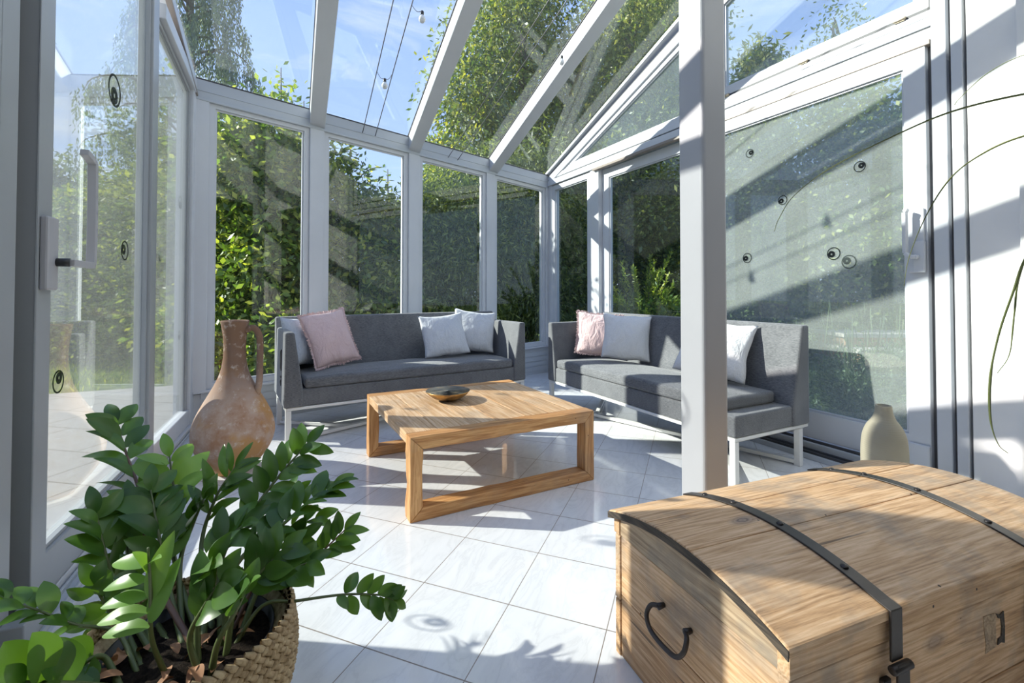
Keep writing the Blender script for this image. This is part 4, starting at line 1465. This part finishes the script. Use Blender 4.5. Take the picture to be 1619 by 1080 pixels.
def strap(pts, w):
    P = [crown] + [at_depth(*q) - GP for q in pts]
    c = bez(P, 60)
    vs, fs = [], []
    for k, p in enumerate(c):
        t = (c[min(60, k + 1)] - c[max(0, k - 1)]).normalized()
        s = t.cross(Vector((0, 0, 1)))
        if s.length < 0.05:
            s = Vector((1, 0, 0))
        s.normalize()
        u = s.cross(t)
        ww = w * (1 - (k / 60) ** 1.6) * min(1, 0.4 + k / 12) + 0.0006
        th = 0.0012
        vs += [p - s * ww / 2 + u * ww * .18, p + u * th, p + s * ww / 2 + u * ww * .18, p - u * th]
    for k in range(60):
        for i in range(4):
            a = k * 4
            fs.append((a + i, a + (i + 1) % 4, a + 4 + (i + 1) % 4, a + 4 + i))
    fs += [(3, 2, 1, 0), tuple(240 + i for i in range(4))]
    MB().add(vs, fs, True).build('leaf', M['blade'], gp)


strap([(1720, 140, 1.16), (1619, 150, 1.25), (1500, 179, 1.36), (1400, 222, 1.45), (1310, 268, 1.52), (1255, 310, 1.56), (1232, 345, 1.58), (1224, 366, 1.58)], 0.017)
strap([(1720, 195, 1.14), (1619, 216, 1.2), (1555, 243, 1.26), (1505, 280, 1.3), (1465, 340, 1.34), (1438, 405, 1.36), (1429, 452, 1.36)], 0.016)
strap([(1720, 65, 1.2), (1619, 87, 1.3), (1560, 117, 1.38), (1518, 155, 1.45), (1509, 166, 1.46)], 0.005)
strap([(1690, 330, 1.1), (1630, 395, 1.14), (1604, 460, 1.17), (1580, 530, 1.2), (1566, 600, 1.22), (1566, 665, 1.24), (1578, 702, 1.24), (1594, 717, 1.24)], 0.012)
strap([(1700, 310, 1.12), (1640, 370, 1.15), (1612, 440, 1.17), (1604, 500, 1.18), (1596, 560, 1.19), (1577, 590, 1.19)], 0.010)
for k in range(16):
    a = R(-70) + k * R(13) - R(30)
    rr = 0.35 + 0.15 * (k % 3)
    pts = [crown, crown + Vector((math.cos(a) * rr * .4, math.sin(a) * rr * .4, 0.22)), crown + Vector((math.cos(a) * rr, math.sin(a) * rr, 0.05)), crown + Vector((math.cos(a) * rr * 1.2, math.sin(a) * rr * 1.2, -0.35))]
    if (pts[2] + GP).y > 0.40 or (pts[2] + GP).x < 1.7:
        continue
    c = bez(pts, 24)
    MB().tube(c, [0.004 * (1 - 0.9 * i / 24) for i in range(25)], 5).build('leaf', M['blade'], gp)

# ------------------------------------------------------------------ cables and bulbs under the roof
CABW = [('left of the pair of roof cables seen against the sky', (573, 211), (622, 0)), ('right of the pair of roof cables seen against the sky', (593, 216), (653, 0)),
        ('left of the pair of roof cables seen against the trees', (708, 250), (868, 0)), ('right of the pair of roof cables seen against the trees', (723, 254), (897, 0))]


def roof_hit(px, py, off):
    v = at_depth(px, py, 1.0) - cam_p
    lo, hi = 0.5, 9.0
    for _ in range(60):
        m = (lo + hi) / 2
        p = cam_p + v * m
        if p.z < roof_z(p.x, p.y, off):
            lo = m
        else:
            hi = m
    return cam_p + v * lo


CAB = []
for lab, a, b in CABW:
    # lower anchor on the eave beam face
    v = at_depth(a[0], a[1], 1.0) - cam_p
    tt = (WB.A - cam_p).dot(WB.n) / v.dot(WB.n)
    A_ = cam_p + v * (tt - 0.012)
    Bq = roof_hit(b[0], b[1], -0.10)
    C_ = A_ + (Bq - A_) * 1.9
    CAB.append((A_, C_))
    mb = MB().tube([A_, C_], 0.0036, 6)
    o = mb.build('roof_cable', M['cable'])
    tag(o, 'thin dark steel cable, ' + lab, 'cable', 'tension cables under the glass roof')
    hk = MB().tube([A_ - WB.n * -0.012, A_], 0.006, 8)
    hk.build('eye_screw', M['cable'], o)


def bulb(label, p, anchors):
    o = thing('light_bulb', label, 'light bulb', p, 0, 'small bulbs hanging under the roof')
    MB().lathe([(0.0, -0.052), (0.012, -0.05), (0.0215, -0.038), (0.023, -0.026), (0.018, -0.012), (0.011, -0.002), (0.010, 0.0)], 20).build('glass_globe', M['bulbglass'], o)
    MB().lathe([(0.0105, -0.002), (0.0115, 0.0), (0.0115, 0.022), (0.007, 0.028), (0.0, 0.028)], 16).build('bulb_socket', M['black'], o)
    mb = MB()
    for a in anchors:
        q = Vector(a) - p
        mb.tube(bez([(0, 0, 0.026), q * 0.5 + Vector((0, 0, -0.01)), q], 8), 0.0018, 6)
    mb.build('wire', M['cable'], o)


def on_cab(i, py):
    best = None
    a, b = CAB[i]
    for k in range(400):
        p = a.lerp(b, k / 400)
        q = ROT.transposed() @ (p - cam_p)
        y = CY - F * q.z / q.y
        if best is None or abs(y - py) < best[0]:
            best = (abs(y - py), p)
    return best[1]


a, b = on_cab(0, 113), on_cab(1, 116)
bulb('clear bulb hanging between the two cables against the blue sky', (a + b) / 2 - Vector((0, 0, 0.075)), [a, b])
b2 = on_cab(1, 8) + Vector((0.07, 0, 0))
bulb('clear bulb at the top picture edge right of the sky cables', b2 - Vector((0, 0, 0.05)), [on_cab(1, 8)])
rp = roofp(3, 3.33, -0.06) + Vector((-0.062, 0, 0))
bulb('small bulb on the side of the rafter right of the tree cables', rp, [rp + Vector((0.018, 0, 0.03))])

# ------------------------------------------------------------------ round stickers on the door glass
def sticker(label, wall, s, z, r, t, ang, pale=False):
    o = MB()
    n = 36
    P = lambda x, y, tt: wall.p(s + x, t + tt, z + y)
    T0, T1 = -0.0012, 0.0
    mat = M['sticker_reflection'] if pale else M['sticker']

    def ring(cx_, cy_, r0, r1):
        vs, fs = [], []
        for k in range(n):
            a = 2 * PI * k / n
            for rr, tt in ((r0, T0), (r1, T0), (r1, T1), (r0, T1)):
                vs.append(P(cx_ + rr * math.cos(a), cy_ + rr * math.sin(a), tt))
        for k in range(n):
            b = (k + 1) % n
            for i in range(4):
                fs.append((k * 4 + i, b * 4 + i, b * 4 + (i + 1) % 4, k * 4 + (i + 1) % 4))
        return vs, fs
    o.add(*ring(0, 0, r * 0.86, r))
    cx_, cy_ = math.cos(ang) * r * 0.33, math.sin(ang) * r * 0.33
    v, f = ring(cx_, cy_, r * 0.14, r * 0.52)
    o.add(v, f)
    ob = o.build('window_sticker', mat)
    tag(ob, label, 'sticker', 'round ring stickers on the glass doors')


TR = (-0.045 + 0.01) / 2
tr1 = (0.03 + 0.08) / 2
sticker('round ring sticker highest on the right glass door, next to the column', WR, 2.745, 1.965, 0.030, TR, 0.3)
sticker('ring sticker near the tip of the long arching leaf on the right door', WR, 2.98, 1.593, 0.031, TR, 3.6)
sticker('ring sticker below the top right of the near sliding door glass', WR, 3.435, 1.707, 0.031, TR, 0.5)
sticker('dark ring sticker beside the column low on the near sliding door', WR, 2.718, 1.228, 0.035, TR, 3.3)
sticker('dark ring sticker low on the door, left of its grey reflection', WR, 3.29, 1.219, 0.038, TR, 3.4)
sticker('greyish reflection of the dark ring sticker, just below right of it', WR, 3.373, 1.165, 0.040, TR, 2.6, True)  # mirror image of the dark sticker, added as a grey ring
sticker('faint ring sticker high on the far sliding door left of the column', WR, 2.06, 1.898, 0.030, tr1, 3.3)
TL = (-0.035 + 0.03) / 2
sticker('large tall ring sticker high on the near left door', WL, 2.464, 1.843, 0.068, TL, 4.6)
sticker('ring sticker at mid height on the near left door', WL, 2.611, 1.178, 0.044, TL, 2.9)
sticker('ring sticker low on the near left door over the jug reflection', WL, 2.017, 0.698, 0.038, TL, 1.2)
sticker('tiny ring sticker at the top of the narrow left panel', WL, 3.22, 2.03, 0.034, 0.02, 0.3)
sticker('ring sticker at the upper right of the narrow left panel', WL, 3.70, 1.581, 0.042, 0.02, 4.6)
sticker('ring sticker at the left middle of the narrow left panel', WL, 3.235, 1.205, 0.040, 0.02, 4.6)
sticker('lowest ring sticker on the narrow left panel', WL, 3.72, 0.70, 0.030, 0.02, 4.6)
# ------------------------------------------------------------------ garden
def quads_from(c, d, nrm, ln, wd):
    """arrays of diamond-shaped leaves: centres c, directions d, normals nrm, length, width"""
    d = d / np.linalg.norm(d, axis=1, keepdims=True)
    s = np.cross(d, nrm)
    s /= np.maximum(1e-6, np.linalg.norm(s, axis=1, keepdims=True))
    ln = ln[:, None]
    wd = wd[:, None]
    k = len(c)
    v = np.empty((k, 4, 3))
    v[:, 0] = c
    v[:, 1] = c + d * ln * 0.5 + s * wd * 0.5
    v[:, 2] = c + d * ln
    v[:, 3] = c + d * ln * 0.5 - s * wd * 0.5
    return v.reshape(-1, 3), np.arange(k * 4).reshape(-1, 4)


def blobs_cloud(rng, blobs, n, droop=0.0, size=(0.05, 0.09), asp=0.5, shell=0.55, outward=0.7, clump=9, spread=0.10):
    """leaves in small clumps over ellipsoid blobs (x,y,z,rx,ry,rz)"""
    B = np.array(blobs, float)
    vol = (B[:, 3] * B[:, 4] * B[:, 5]) ** 0.667
    pick = rng.choice(len(B), n // clump, p=vol / vol.sum())
    u = rng.normal(size=(len(pick), 3))
    u /= np.linalg.norm(u, axis=1, keepdims=True)
    r = shell + (1.06 - shell) * rng.random((len(pick), 1)) ** 0.6
    cen = B[pick, :3] + u * r * B[pick, 3:]
    cen = np.repeat(cen, clump, 0)
    uu = np.repeat(u, clump, 0)
    k = len(cen)
    c = cen + rng.normal(size=(k, 3)) * spread
    d = uu * outward + rng.normal(size=(k, 3)) * 0.55 + np.array([0, 0, -droop])
    nn = rng.normal(size=(k, 3)) + np.array([0, 0, 0.8])
    ln = rng.uniform(size[0], size[1], k)
    return quads_from(c, d, nn, ln, ln * asp)


def plant(name, label, cat, x, y, mat, blobs, n, seed, trunk=None, group=None, **kw):
    o = thing(name, label, cat, (x, y, -0.06), 0, group)
    rng = np.random.default_rng(seed)
    v, q = blobs_cloud(rng, blobs, n, **kw)
    v[:, 2] = np.maximum(v[:, 2], 0.0)
    np_mesh('foliage', v, q, mat, o)
    if trunk:
        mb = MB()
        for pts, r0, r1 in trunk:
            c = bez(pts, 12)
            mb.tube(c, [r0 + (r1 - r0) * i / 12 for i in range(13)], 8)
        mb.build('trunk', M['trunk'], o)
    return o


def shrub_blobs(rng, h, w, k=14):
    b = []
    for i in range(k):
        z = h * (0.12 + 0.85 * (i + 0.5) / k)
        f = 1 - 0.55 * (z / h) ** 2
        a = rng.uniform(0, 2 * PI)
        rr = w * 0.45 * f * rng.uniform(0.2, 1)
        s = w * rng.uniform(0.28, 0.45) * (0.55 + 0.45 * f)
        b.append((rr * math.cos(a), rr * math.sin(a), z, s, s, s * rng.uniform(0.7, 1.0)))
    return b


# hedge behind the back windows: (photo x, distance, height, width, material, leaves, label)
HEDGE = [
    (45, 7.6, 2.3, 1.6, 'hedge', 11000, 'hedge shrub farthest left, behind the handle of the left door'),
    (125, 7.4, 2.4, 1.6, 'laurel', 11000, 'hedge shrub in the middle of the near left door glass'),
    (205, 7.2, 2.6, 1.5, 'hedge', 11000, 'hedge shrub at the right edge of the near left door glass'),
    (270, 6.6, 2.9, 1.5, 'hedge', 12000, 'dark hedge shrub behind the back left corner post'),
    (355, 6.0, 3.1, 1.5, 'laurel', 15000, 'broad leaved hedge shrub filling the left half of the first back window'),
    (440, 5.9, 3.3, 1.5, 'laurel', 15000, 'yellow green laurel in the right half of the first back window'),
    (525, 6.3, 2.85, 1.4, 'hedge', 12000, 'dark hedge shrub behind the second back window, left side'),
    (600, 6.6, 2.30, 1.5, 'laurel', 13000, 'lower hedge shrub under the sky in the second back window'),
    (685, 6.8, 2.75, 1.5, 'yew', 15000, 'dark yew in the left half of the third back window'),
    (755, 7.0, 3.0, 1.5, 'yew', 14000, 'soft green yew at the right edge of the third back window'),
    (820, 7.2, 3.3, 1.6, 'yew', 16000, 'feathery yew seen through the fourth back window'),
    (895, 7.4, 3.2, 1.5, 'yew', 14000, 'shaded yew in the narrow window right of the back corner'),
    (965, 7.6, 3.3, 1.6, 'hedge', 12000, 'dark hedge shrub behind the bright bush, far door'),
    (1050, 7.8, 4.0, 1.8, 'hedge', 12000, 'tall dark hedge shrub left of the column'),
    (1140, 7.6, 4.1, 1.9, 'hedge', 12000, 'dark hedge shrub directly behind the column'),
    (1240, 7.4, 4.1, 1.9, 'hedge', 11000, 'hedge shrub in the left part of the near door glass'),
    (1340, 7.3, 4.2, 1.9, 'laurel', 11000, 'hedge shrub in the middle of the near door glass'),
    (1450, 7.3, 4.0, 2.0, 'laurel', 11000, 'hedge shrub at the right edge of the near door glass'),
]
pr = random.Random(21)
for i, (px, d, h, w, mt, n, lab) in enumerate(HEDGE):
    g = ground(px, d)
    size = {'laurel': (0.07, 0.12), 'yew': (0.06, 0.13), 'hedge': (0.05, 0.09)}[mt]
    asp = {'laurel': 0.5, 'yew': 0.22, 'hedge': 0.55}[mt]
    plant('hedge_shrub', lab, 'shrub', g.x, g.y, M[mt], shrub_blobs(pr, h, w, int(16 * max(1, h / 3.2))), int(n * max(1, h / 3.2)), 100 + i,
          [([(0, 0, 0), (0.05, 0.02, h * 0.4), (-0.03, 0.05, h * 0.8)], 0.06, 0.02), ([(0.1, 0, 0), (0.3, 0.1, h * 0.4), (0.35, 0.0, h * 0.75)], 0.04, 0.01)],
          'garden hedge around the sunroom', droop=0.5 if mt == 'yew' else 0.15, size=size, asp=asp, shell=0.5)

# trees further back
def tree(name, label, px, d, h, cw_, mat, n, seed, size, asp=0.5, droop=0.2, zlow=0.25, lean=0.0, k=26, spread=0.16, shape='round', **kw):
    g = ground(px, d)
    rr = random.Random(seed)
    b = []
    tr = [([(0, 0, 0), (lean * 0.3, 0, h * 0.35), (lean * 0.7, 0.1, h * 0.7), (lean, 0.1, h * 0.95)], 0.02 * h + 0.05, 0.02)]
    for i in range(k):
        f = (i + 0.5) / k
        z = h * (zlow + (1 - zlow) * f)
        prof = math.sin(PI * min(0.97, 0.2 + 0.75 * f)) if shape == 'round' else (1.05 - f)
        a = i * 2.4 + rr.uniform(-.5, .5)
        rad = cw_ * 0.5 * prof
        q = rad * rr.uniform(0.35, 0.95)
        s = max(0.25, rad * rr.uniform(0.34, 0.55))
        x, y = q * math.cos(a) + lean * f, q * math.sin(a)
        b.append((x, y, z, s, s, s * (0.6 if shape == 'cone' else 0.75)))
        if i % 2 == 0:
            tr.append(([(lean * f * .9, 0, z - 0.15 * h * 0.4), (x * 0.5, y * 0.5, z - 0.05 * h * .4), (x, y, z)], 0.035, 0.008))
    return plant(name, label, 'tree', g.x, g.y, M[mat], b, n, seed, tr, None, droop=droop, size=size, asp=asp, spread=spread, shell=0.35, **kw)


def weeping_tree():
    """tall conifer with hanging branchlets"""
    g = ground(292, 10.0)
    o = thing('weeping_conifer', 'tall weeping conifer with hanging branches above the back left corner', 'tree', (g.x, g.y, -0.06))
    rng = np.random.default_rng(77)
    mb = MB()
    mb.tube([(0, 0, 0), (0.05, 0, 4), (0.0, 0.1, 9.5)], [0.2, 0.14, 0.03], 10)
    C, D = [], []
    pyr = random.Random(5)
    for i in range(46):
        z = 3.4 + 6.0 * i / 46
        a = i * 2.4
        ln = (1.75 - 1.2 * i / 46) * pyr.uniform(0.75, 1.15)
        tipp = Vector((math.cos(a) * ln, math.sin(a) * ln, z + 0.15))
        c = bez([(0, 0, z), tipp * 0.6 + Vector((0, 0, z * 0.4 + 0.25)), tipp, tipp * 1.12 + Vector((0, 0, -z * 0.12 - 0.35))], 14)
        mb.tube(c, [0.03 - 0.026 * k / 14 for k in range(15)], 5)
        for k in range(3, 15):
            for m_ in range(5):
                L_ = pyr.uniform(0.4, 0.95)
                base = c[k] + Vector((pyr.uniform(-.14, .14), pyr.uniform(-.14, .14), 0))
                for q in range(14):
                    C.append(base + Vector((pyr.uniform(-.03, .03), pyr.uniform(-.03, .03), -L_ * q / 14)))
                    D.append((pyr.uniform(-.5, .5), pyr.uniform(-.5, .5), -1))
    C = np.array([tuple(x) for x in C])
    D = np.array(D)
    ln = rng.uniform(0.06, 0.12, len(C))
    v, q = quads_from(C, D, rng.normal(size=C.shape), ln, ln * 0.32)
    np_mesh('foliage', v, q, M['weeping'], o)
    mb.build('trunk', M['trunk'], o)


weeping_tree()


def sapling(label, px, d, h, seed, n=30, ll=0.17):
    g = ground(px, d)
    o = thing('young_tree', label, 'tree', (g.x, g.y, -0.06), 0, 'young leafy trees above the back hedge')
    rr = random.Random(seed)
    mb = MB()
    mb.tube([(0, 0, 0), (0.03, 0, h * 0.5), (0, 0, h)], [0.04, 0.025, 0.006], 8)
    C, D, L_ = [], [], []

    def shoot(c, cnt):
        for k in range(cnt):
            f = 0.15 + 0.85 * k / cnt
            i = min(len(c) - 2, int(f * (len(c) - 1)))
            for m_ in range(2):
                a = k * 2.4 + m_ * PI
                C.append(c[i])
                D.append((math.cos(a), math.sin(a), rr.uniform(-0.25, 0.35)))
                L_.append(ll * (1.1 - 0.5 * f) * rr.uniform(0.8, 1.15))
    shoot(bez([(0, 0, h * 0.6), (0.0, 0, h * 0.8), (0, 0, h)], 20), n)
    for j in range(9):
        a = rr.uniform(0, 2 * PI)
        z = h * rr.uniform(0.5, 0.8)
        r = rr.uniform(0.35, 0.8)
        c = bez([(0, 0, z), (r * .5 * math.cos(a), r * .5 * math.sin(a), z + 0.3), (r * math.cos(a), r * math.sin(a), z + rr.uniform(0.3, 0.7))], 14)
        mb.tube(c, [0.014 - 0.011 * k / 14 for k in range(15)], 5)
        shoot(c, 20)
    C, D, L_ = np.array([tuple(x) for x in C]), np.array(D), np.array(L_)
    rng = np.random.default_rng(seed)
    v, q = quads_from(C, D, rng.normal(size=C.shape) * 0.4 + np.array([0, 0, 1.0]), L_, L_ * 0.42)
    np_mesh('foliage', v, q, M['deciduous'], o)
    mb.build('trunk', M['trunk'], o)


sapling('slim young tree whose tip rises against the sky above the first back window', 441, 6.4, 4.15, 31)
sapling('leafy young tree low above the eave just left of the first full rafter', 478, 6.8, 3.85, 32)
sapling('small leafy tree above the eave below the weeping conifer', 395, 6.6, 3.75, 33)
sapling('young leafy tree in the upper left of the second back window', 552, 7.4, 3.6, 34)
sapling('young leafy tree against the sky, low in the second back window', 612, 7.8, 3.1, 35)
tree('thuja_tree', 'big dense conifer seen through the roof between the second and third rafters', 830, 9.0, 8.6, 2.9, 'thuja', 60000, 41, (0.07, 0.14), 0.38, 0.5, 0.12, k=44, spread=0.20)
tree('leafy_tree', 'loose leafy tree at the left edge of the big conifer', 705, 8.2, 3.6, 1.1, 'deciduous', 9000, 42, (0.07, 0.12), 0.5, 0.1, 0.35)
tree('thuja_tree', 'second conifer seen through the roof just left of the column', 1000, 8.6, 8.0, 2.6, 'thuja', 46000, 43, (0.07, 0.14), 0.38, 0.5, 0.12, k=40, spread=0.20)
tree('tall_tree', 'tall branching tree at the top of the picture left of the column', 1050, 11.5, 11.5, 3.2, 'deciduous', 26000, 44, (0.09, 0.16), 0.5, 0.2, 0.4, spread=0.25)
tree('conifer', 'conifer seen through the upper window right of the column', 1205, 9.5, 6.0, 1.9, 'thuja', 22000, 45, (0.10, 0.2), 0.3, 0.3, 0.15, shape='cone', k=36, spread=0.15)
tree('bare_branched_tree', 'thin branching tree top against blue sky in the upper right window', 1330, 10.5, 7.6, 2.2, 'deciduous', 3500, 46, (0.08, 0.13), 0.45, 0.2, 0.5, spread=0.22)
tree('leafy_tree', 'round leafy tree behind the top right corner of the near door', 1425, 12.0, 4.6, 2.6, 'deciduous', 16000, 47, (0.09, 0.15), 0.5, 0.1, 0.2, spread=0.22)
tree('leafy_tree', 'leafy tree seen through the near left sliding door', 190, 8.5, 2.9, 1.5, 'hedge', 14000, 48, (0.08, 0.13), 0.5, 0.2, 0.3, spread=0.2)
tree('conifer', 'dark conifer seen through the narrow left panel', 285, 8.3, 3.6, 1.5, 'hedge', 14000, 49, (0.08, 0.14), 0.35, 0.3, 0.08, shape='cone', k=30, spread=0.14)
tree('leafy_tree', 'leafy tree far left behind the pull handle of the left door', 75, 9.5, 3.6, 1.5, 'hedge', 13000, 50, (0.08, 0.13), 0.5, 0.2, 0.3, spread=0.2)

# bright feathery bush outside the far sliding door
g = ground(1015, 5.55)
o = thing('bright_bush', 'bright yellow green feathery bush outside the far sliding door', 'bush', (g.x, g.y, -0.06))
rr = random.Random(61)
C, D = [], []
mb = MB()
for i in range(60):
    a = rr.uniform(0, 2 * PI)
    el = rr.uniform(0.25, 1.45)
    L0 = rr.uniform(0.8, 1.25) * (0.75 + 0.35 * math.sin(el))
    d = Vector((math.cos(a) * math.cos(el) * 0.62, math.sin(a) * math.cos(el) * 0.62, math.sin(el)))
    e = d * L0
    z0 = rr.uniform(0.0, 0.5)
    c = bez([(0, 0, z0), e * 0.5 + Vector((0, 0, z0 + 0.05)), e + Vector((d.x * 0.15, d.y * 0.15, z0 - 0.05))], 16)
    mb.tube(c, [0.008 - 0.006 * k / 16 for k in range(17)], 4)
    for k in range(3, 17):
        t = (c[k] - c[k - 1]).normalized()
        for m_ in range(13):
            C.append(c[k].lerp(c[k - 1], rr.random()))
            D.append(t * 0.9 + Vector((rr.uniform(-1, 1), rr.uniform(-1, 1), rr.uniform(-.7, .9))))
C = np.array([tuple(x) for x in C])
D = np.array([tuple(x) for x in D])
rng = np.random.default_rng(62)
ln = rng.uniform(0.03, 0.065, len(C))
v, q = quads_from(C, D, rng.normal(size=C.shape), ln, ln * 0.28)
v[:, 2] = np.maximum(v[:, 2], 0)
np_mesh('foliage', v, q, M['larch'], o)
mb.build('branches', M['trunk'], o)
g = ground(1035, 5.3)
plant('leafy_bush', 'low yellow green leafy bush under the feathery bush, behind the right sofa', 'bush', g.x, g.y + 0.1, M['laurel'], shrub_blobs(pr, 0.85, 0.8, 9), 5000, 63, None, None, size=(0.05, 0.09), asp=0.55, spread=0.06)

# lavender border outside the near door
LV = [(1345, 4.0, 0.55, 'silvery lavender clump left of the vase, outside the near door'), (1400, 4.3, 0.62, 'silvery flowering clump behind the vase neck, outside the near door'), (1368, 3.55, 0.42, 'dark low green clump just outside the threshold behind the vase'), (1440, 4.9, 0.45, 'grey green clump in front of the brick steps')]
for i, (px, d, h, lab) in enumerate(LV):
    g = ground(px, d)
    if g.x < 3.3:
        g.x = 3.35
    o = plant('garden_clump', lab, 'shrub', g.x, g.y, M['lavender'], [(rr.uniform(-.25, .25), rr.uniform(-.25, .25), h * rr.uniform(.2, .7), .22, .22, h * .3) for k in range(9)], 5200, 70 + i, None, 'border plants outside the near door', size=(0.03, 0.06), asp=0.3, spread=0.05)
    mb = MB()
    for k in range(16):
        a, r = rr.uniform(0, 6.28), rr.uniform(0, 0.3)
        hh_ = h * rr.uniform(1.0, 1.6)
        b = Vector((r * math.cos(a), r * math.sin(a), 0.1))
        e = b + Vector((rr.uniform(-.12, .12), rr.uniform(-.12, .12), hh_))
        mb.tube([b, b.lerp(e, 0.6) + Vector((0.01, 0, 0)), e - Vector((0, 0, 0.05)), e], [0.0015, 0.0015, 0.004, 0.002], 5)
    mb.build('flower_stalks', M['lavender'], o)

# brick garden steps and a stone slab path beyond the near door
g = ground(1462, 5.3)
o = thing('garden_steps', 'low brick garden steps with pale stone treads beyond the near door', 'steps', (g.x, g.y, -0.06), R(-28))
for k in range(3):
    MB().box(-0.5, 0.9, k * 0.3, 1.2, k * 0.17, k * 0.17 + 0.12).build('brick_riser', M['brick'], o)
    MB().box(-0.54, 0.94, k * 0.3 - 0.03, 1.24, k * 0.17 + 0.12, k * 0.17 + 0.17).build('stone_tread', M['stone'], o, 0.006)

# ground
mb = MB().box(-40, 45, -12, 60, -0.30, -0.062)
o = mb.build('lawn', M['lawn'])
tag(o, 'sunlit garden lawn around the sunroom', 'lawn', kind=ST)
mb = MB().box(-4.2, -0.86, -1.5, 6.1, -0.20, -0.03)
o = mb.build('terrace', M['terrace'])
tag(o, 'stone slab terrace outside the left sliding doors', 'terrace', kind=ST)
mb = MB().box(3.06, 3.75, -1.5, 4.9, -0.20, -0.03)
o = mb.build('path', M['terrace'])
tag(o, 'narrow stone slab path outside the right sliding doors', 'path', kind=ST)
rng = np.random.default_rng(5)
k = 42000
c = np.empty((k, 3))
c[:, 0] = rng.uniform(-6, 9, k)
c[:, 1] = rng.uniform(-1, 9, k)
c[:, 2] = -0.065
inside = (c[:, 0] > -0.95) & (c[:, 0] < 3.15) & (c[:, 1] < 5.4)
on_t = (c[:, 0] > -4.25) & (c[:, 0] < -0.8) & (c[:, 1] < 6.15)
on_p = (c[:, 0] > 3.0) & (c[:, 0] < 3.8) & (c[:, 1] < 4.95)
c = c[~(inside | on_t | on_p)]
k = len(c)
d = rng.normal(size=(k, 3)) * 0.35 + np.array([0, 0, 1.0])
ln = rng.uniform(0.04, 0.10, k)
v, q = quads_from(c, d, rng.normal(size=(k, 3)), ln, ln * 0.16)
o = np_mesh('grass', v, q, M['grass'])
tag(o, 'short green grass blades on the garden lawn', 'grass', kind='stuff')

# ------------------------------------------------------------------ sky and sun
w = bpy.data.worlds.new('Sky')
scene.world = w
w.use_nodes = True
nt = w.node_tree
for n_ in list(nt.nodes):
    nt.nodes.remove(n_)
out = nt.nodes.new('ShaderNodeOutputWorld')
tc = N(nt, 'ShaderNodeTexCoord')
sep = N(nt, 'ShaderNodeSeparateXYZ', ins={0: tc.outputs['Generated']})
col = ramp(nt, sep.outputs[2], [(0.0, (0.72, 0.82, 1.0)), (0.22, (0.50, 0.65, 1.0)), (0.55, (0.36, 0.51, 0.97)), (1.0, (0.26, 0.40, 0.86))])
mp = N(nt, 'ShaderNodeMapping', ins={'Vector': tc.outputs['Generated'], 'Scale': (2.0, 2.6, 6.0)}).outputs[0]
cn = noise_n(nt, mp, 1.5, 7, 0.62, 0.6)
cm = ramp(nt, cn, [(0.50, (0, 0, 0)), (0.72, (0.75, 0.75, 0.75))])
col = mixc(nt, cm, col, (0.88, 0.91, 1.0))
bg = N(nt, 'ShaderNodeBackground', ins={'Color': col, 'Strength': 1.0})
nt.links.new(bg.outputs[0], out.inputs[0])

sun = bpy.data.lights.new('sun', 'SUN')
sun.energy = 9.5
sun.angle = R(0.6)
sun.color = (1.0, 0.95, 0.87)
so = bpy.data.objects.new('sun', sun)
COL.objects.link(so)
SUN_DIR = Vector((0.605, -0.345, -0.388)).normalized()
so.rotation_euler = SUN_DIR.to_track_quat('-Z', 'Y').to_euler()
so.location = (-8, 6, 7)

# ------------------------------------------------------------------ camera
cam = bpy.data.cameras.new('camera')
co = bpy.data.objects.new('camera', cam)
COL.objects.link(co)
scene.camera = co
cam.sensor_fit = 'HORIZONTAL'
cam.sensor_width = 36.0
cam.lens = 36.0 * F / 1619.0
cam.shift_x = (CX - 809.5) / -1619.0
cam.shift_y = (CY - 540.0) / 1619.0
cam.clip_start = 0.02
cam.clip_end = 300
co.location = (0, 0, CAMH)
m3 = ROT @ Matrix(((1, 0, 0), (0, 0, -1), (0, 1, 0)))
co.rotation_euler = m3.to_euler()

vs_ = scene.view_settings
scene.display_settings.display_device = 'sRGB'
vs_.view_transform = 'Standard'
vs_.look = 'None'
vs_.exposure = 0.36
vs_.gamma = 1.0
vs_.use_curve_mapping = False
scene.cycles.max_bounces = 10
scene.cycles.transparent_max_bounces = 24
scene.cycles.use_denoising = True
scene.cycles.caustics_reflective = False
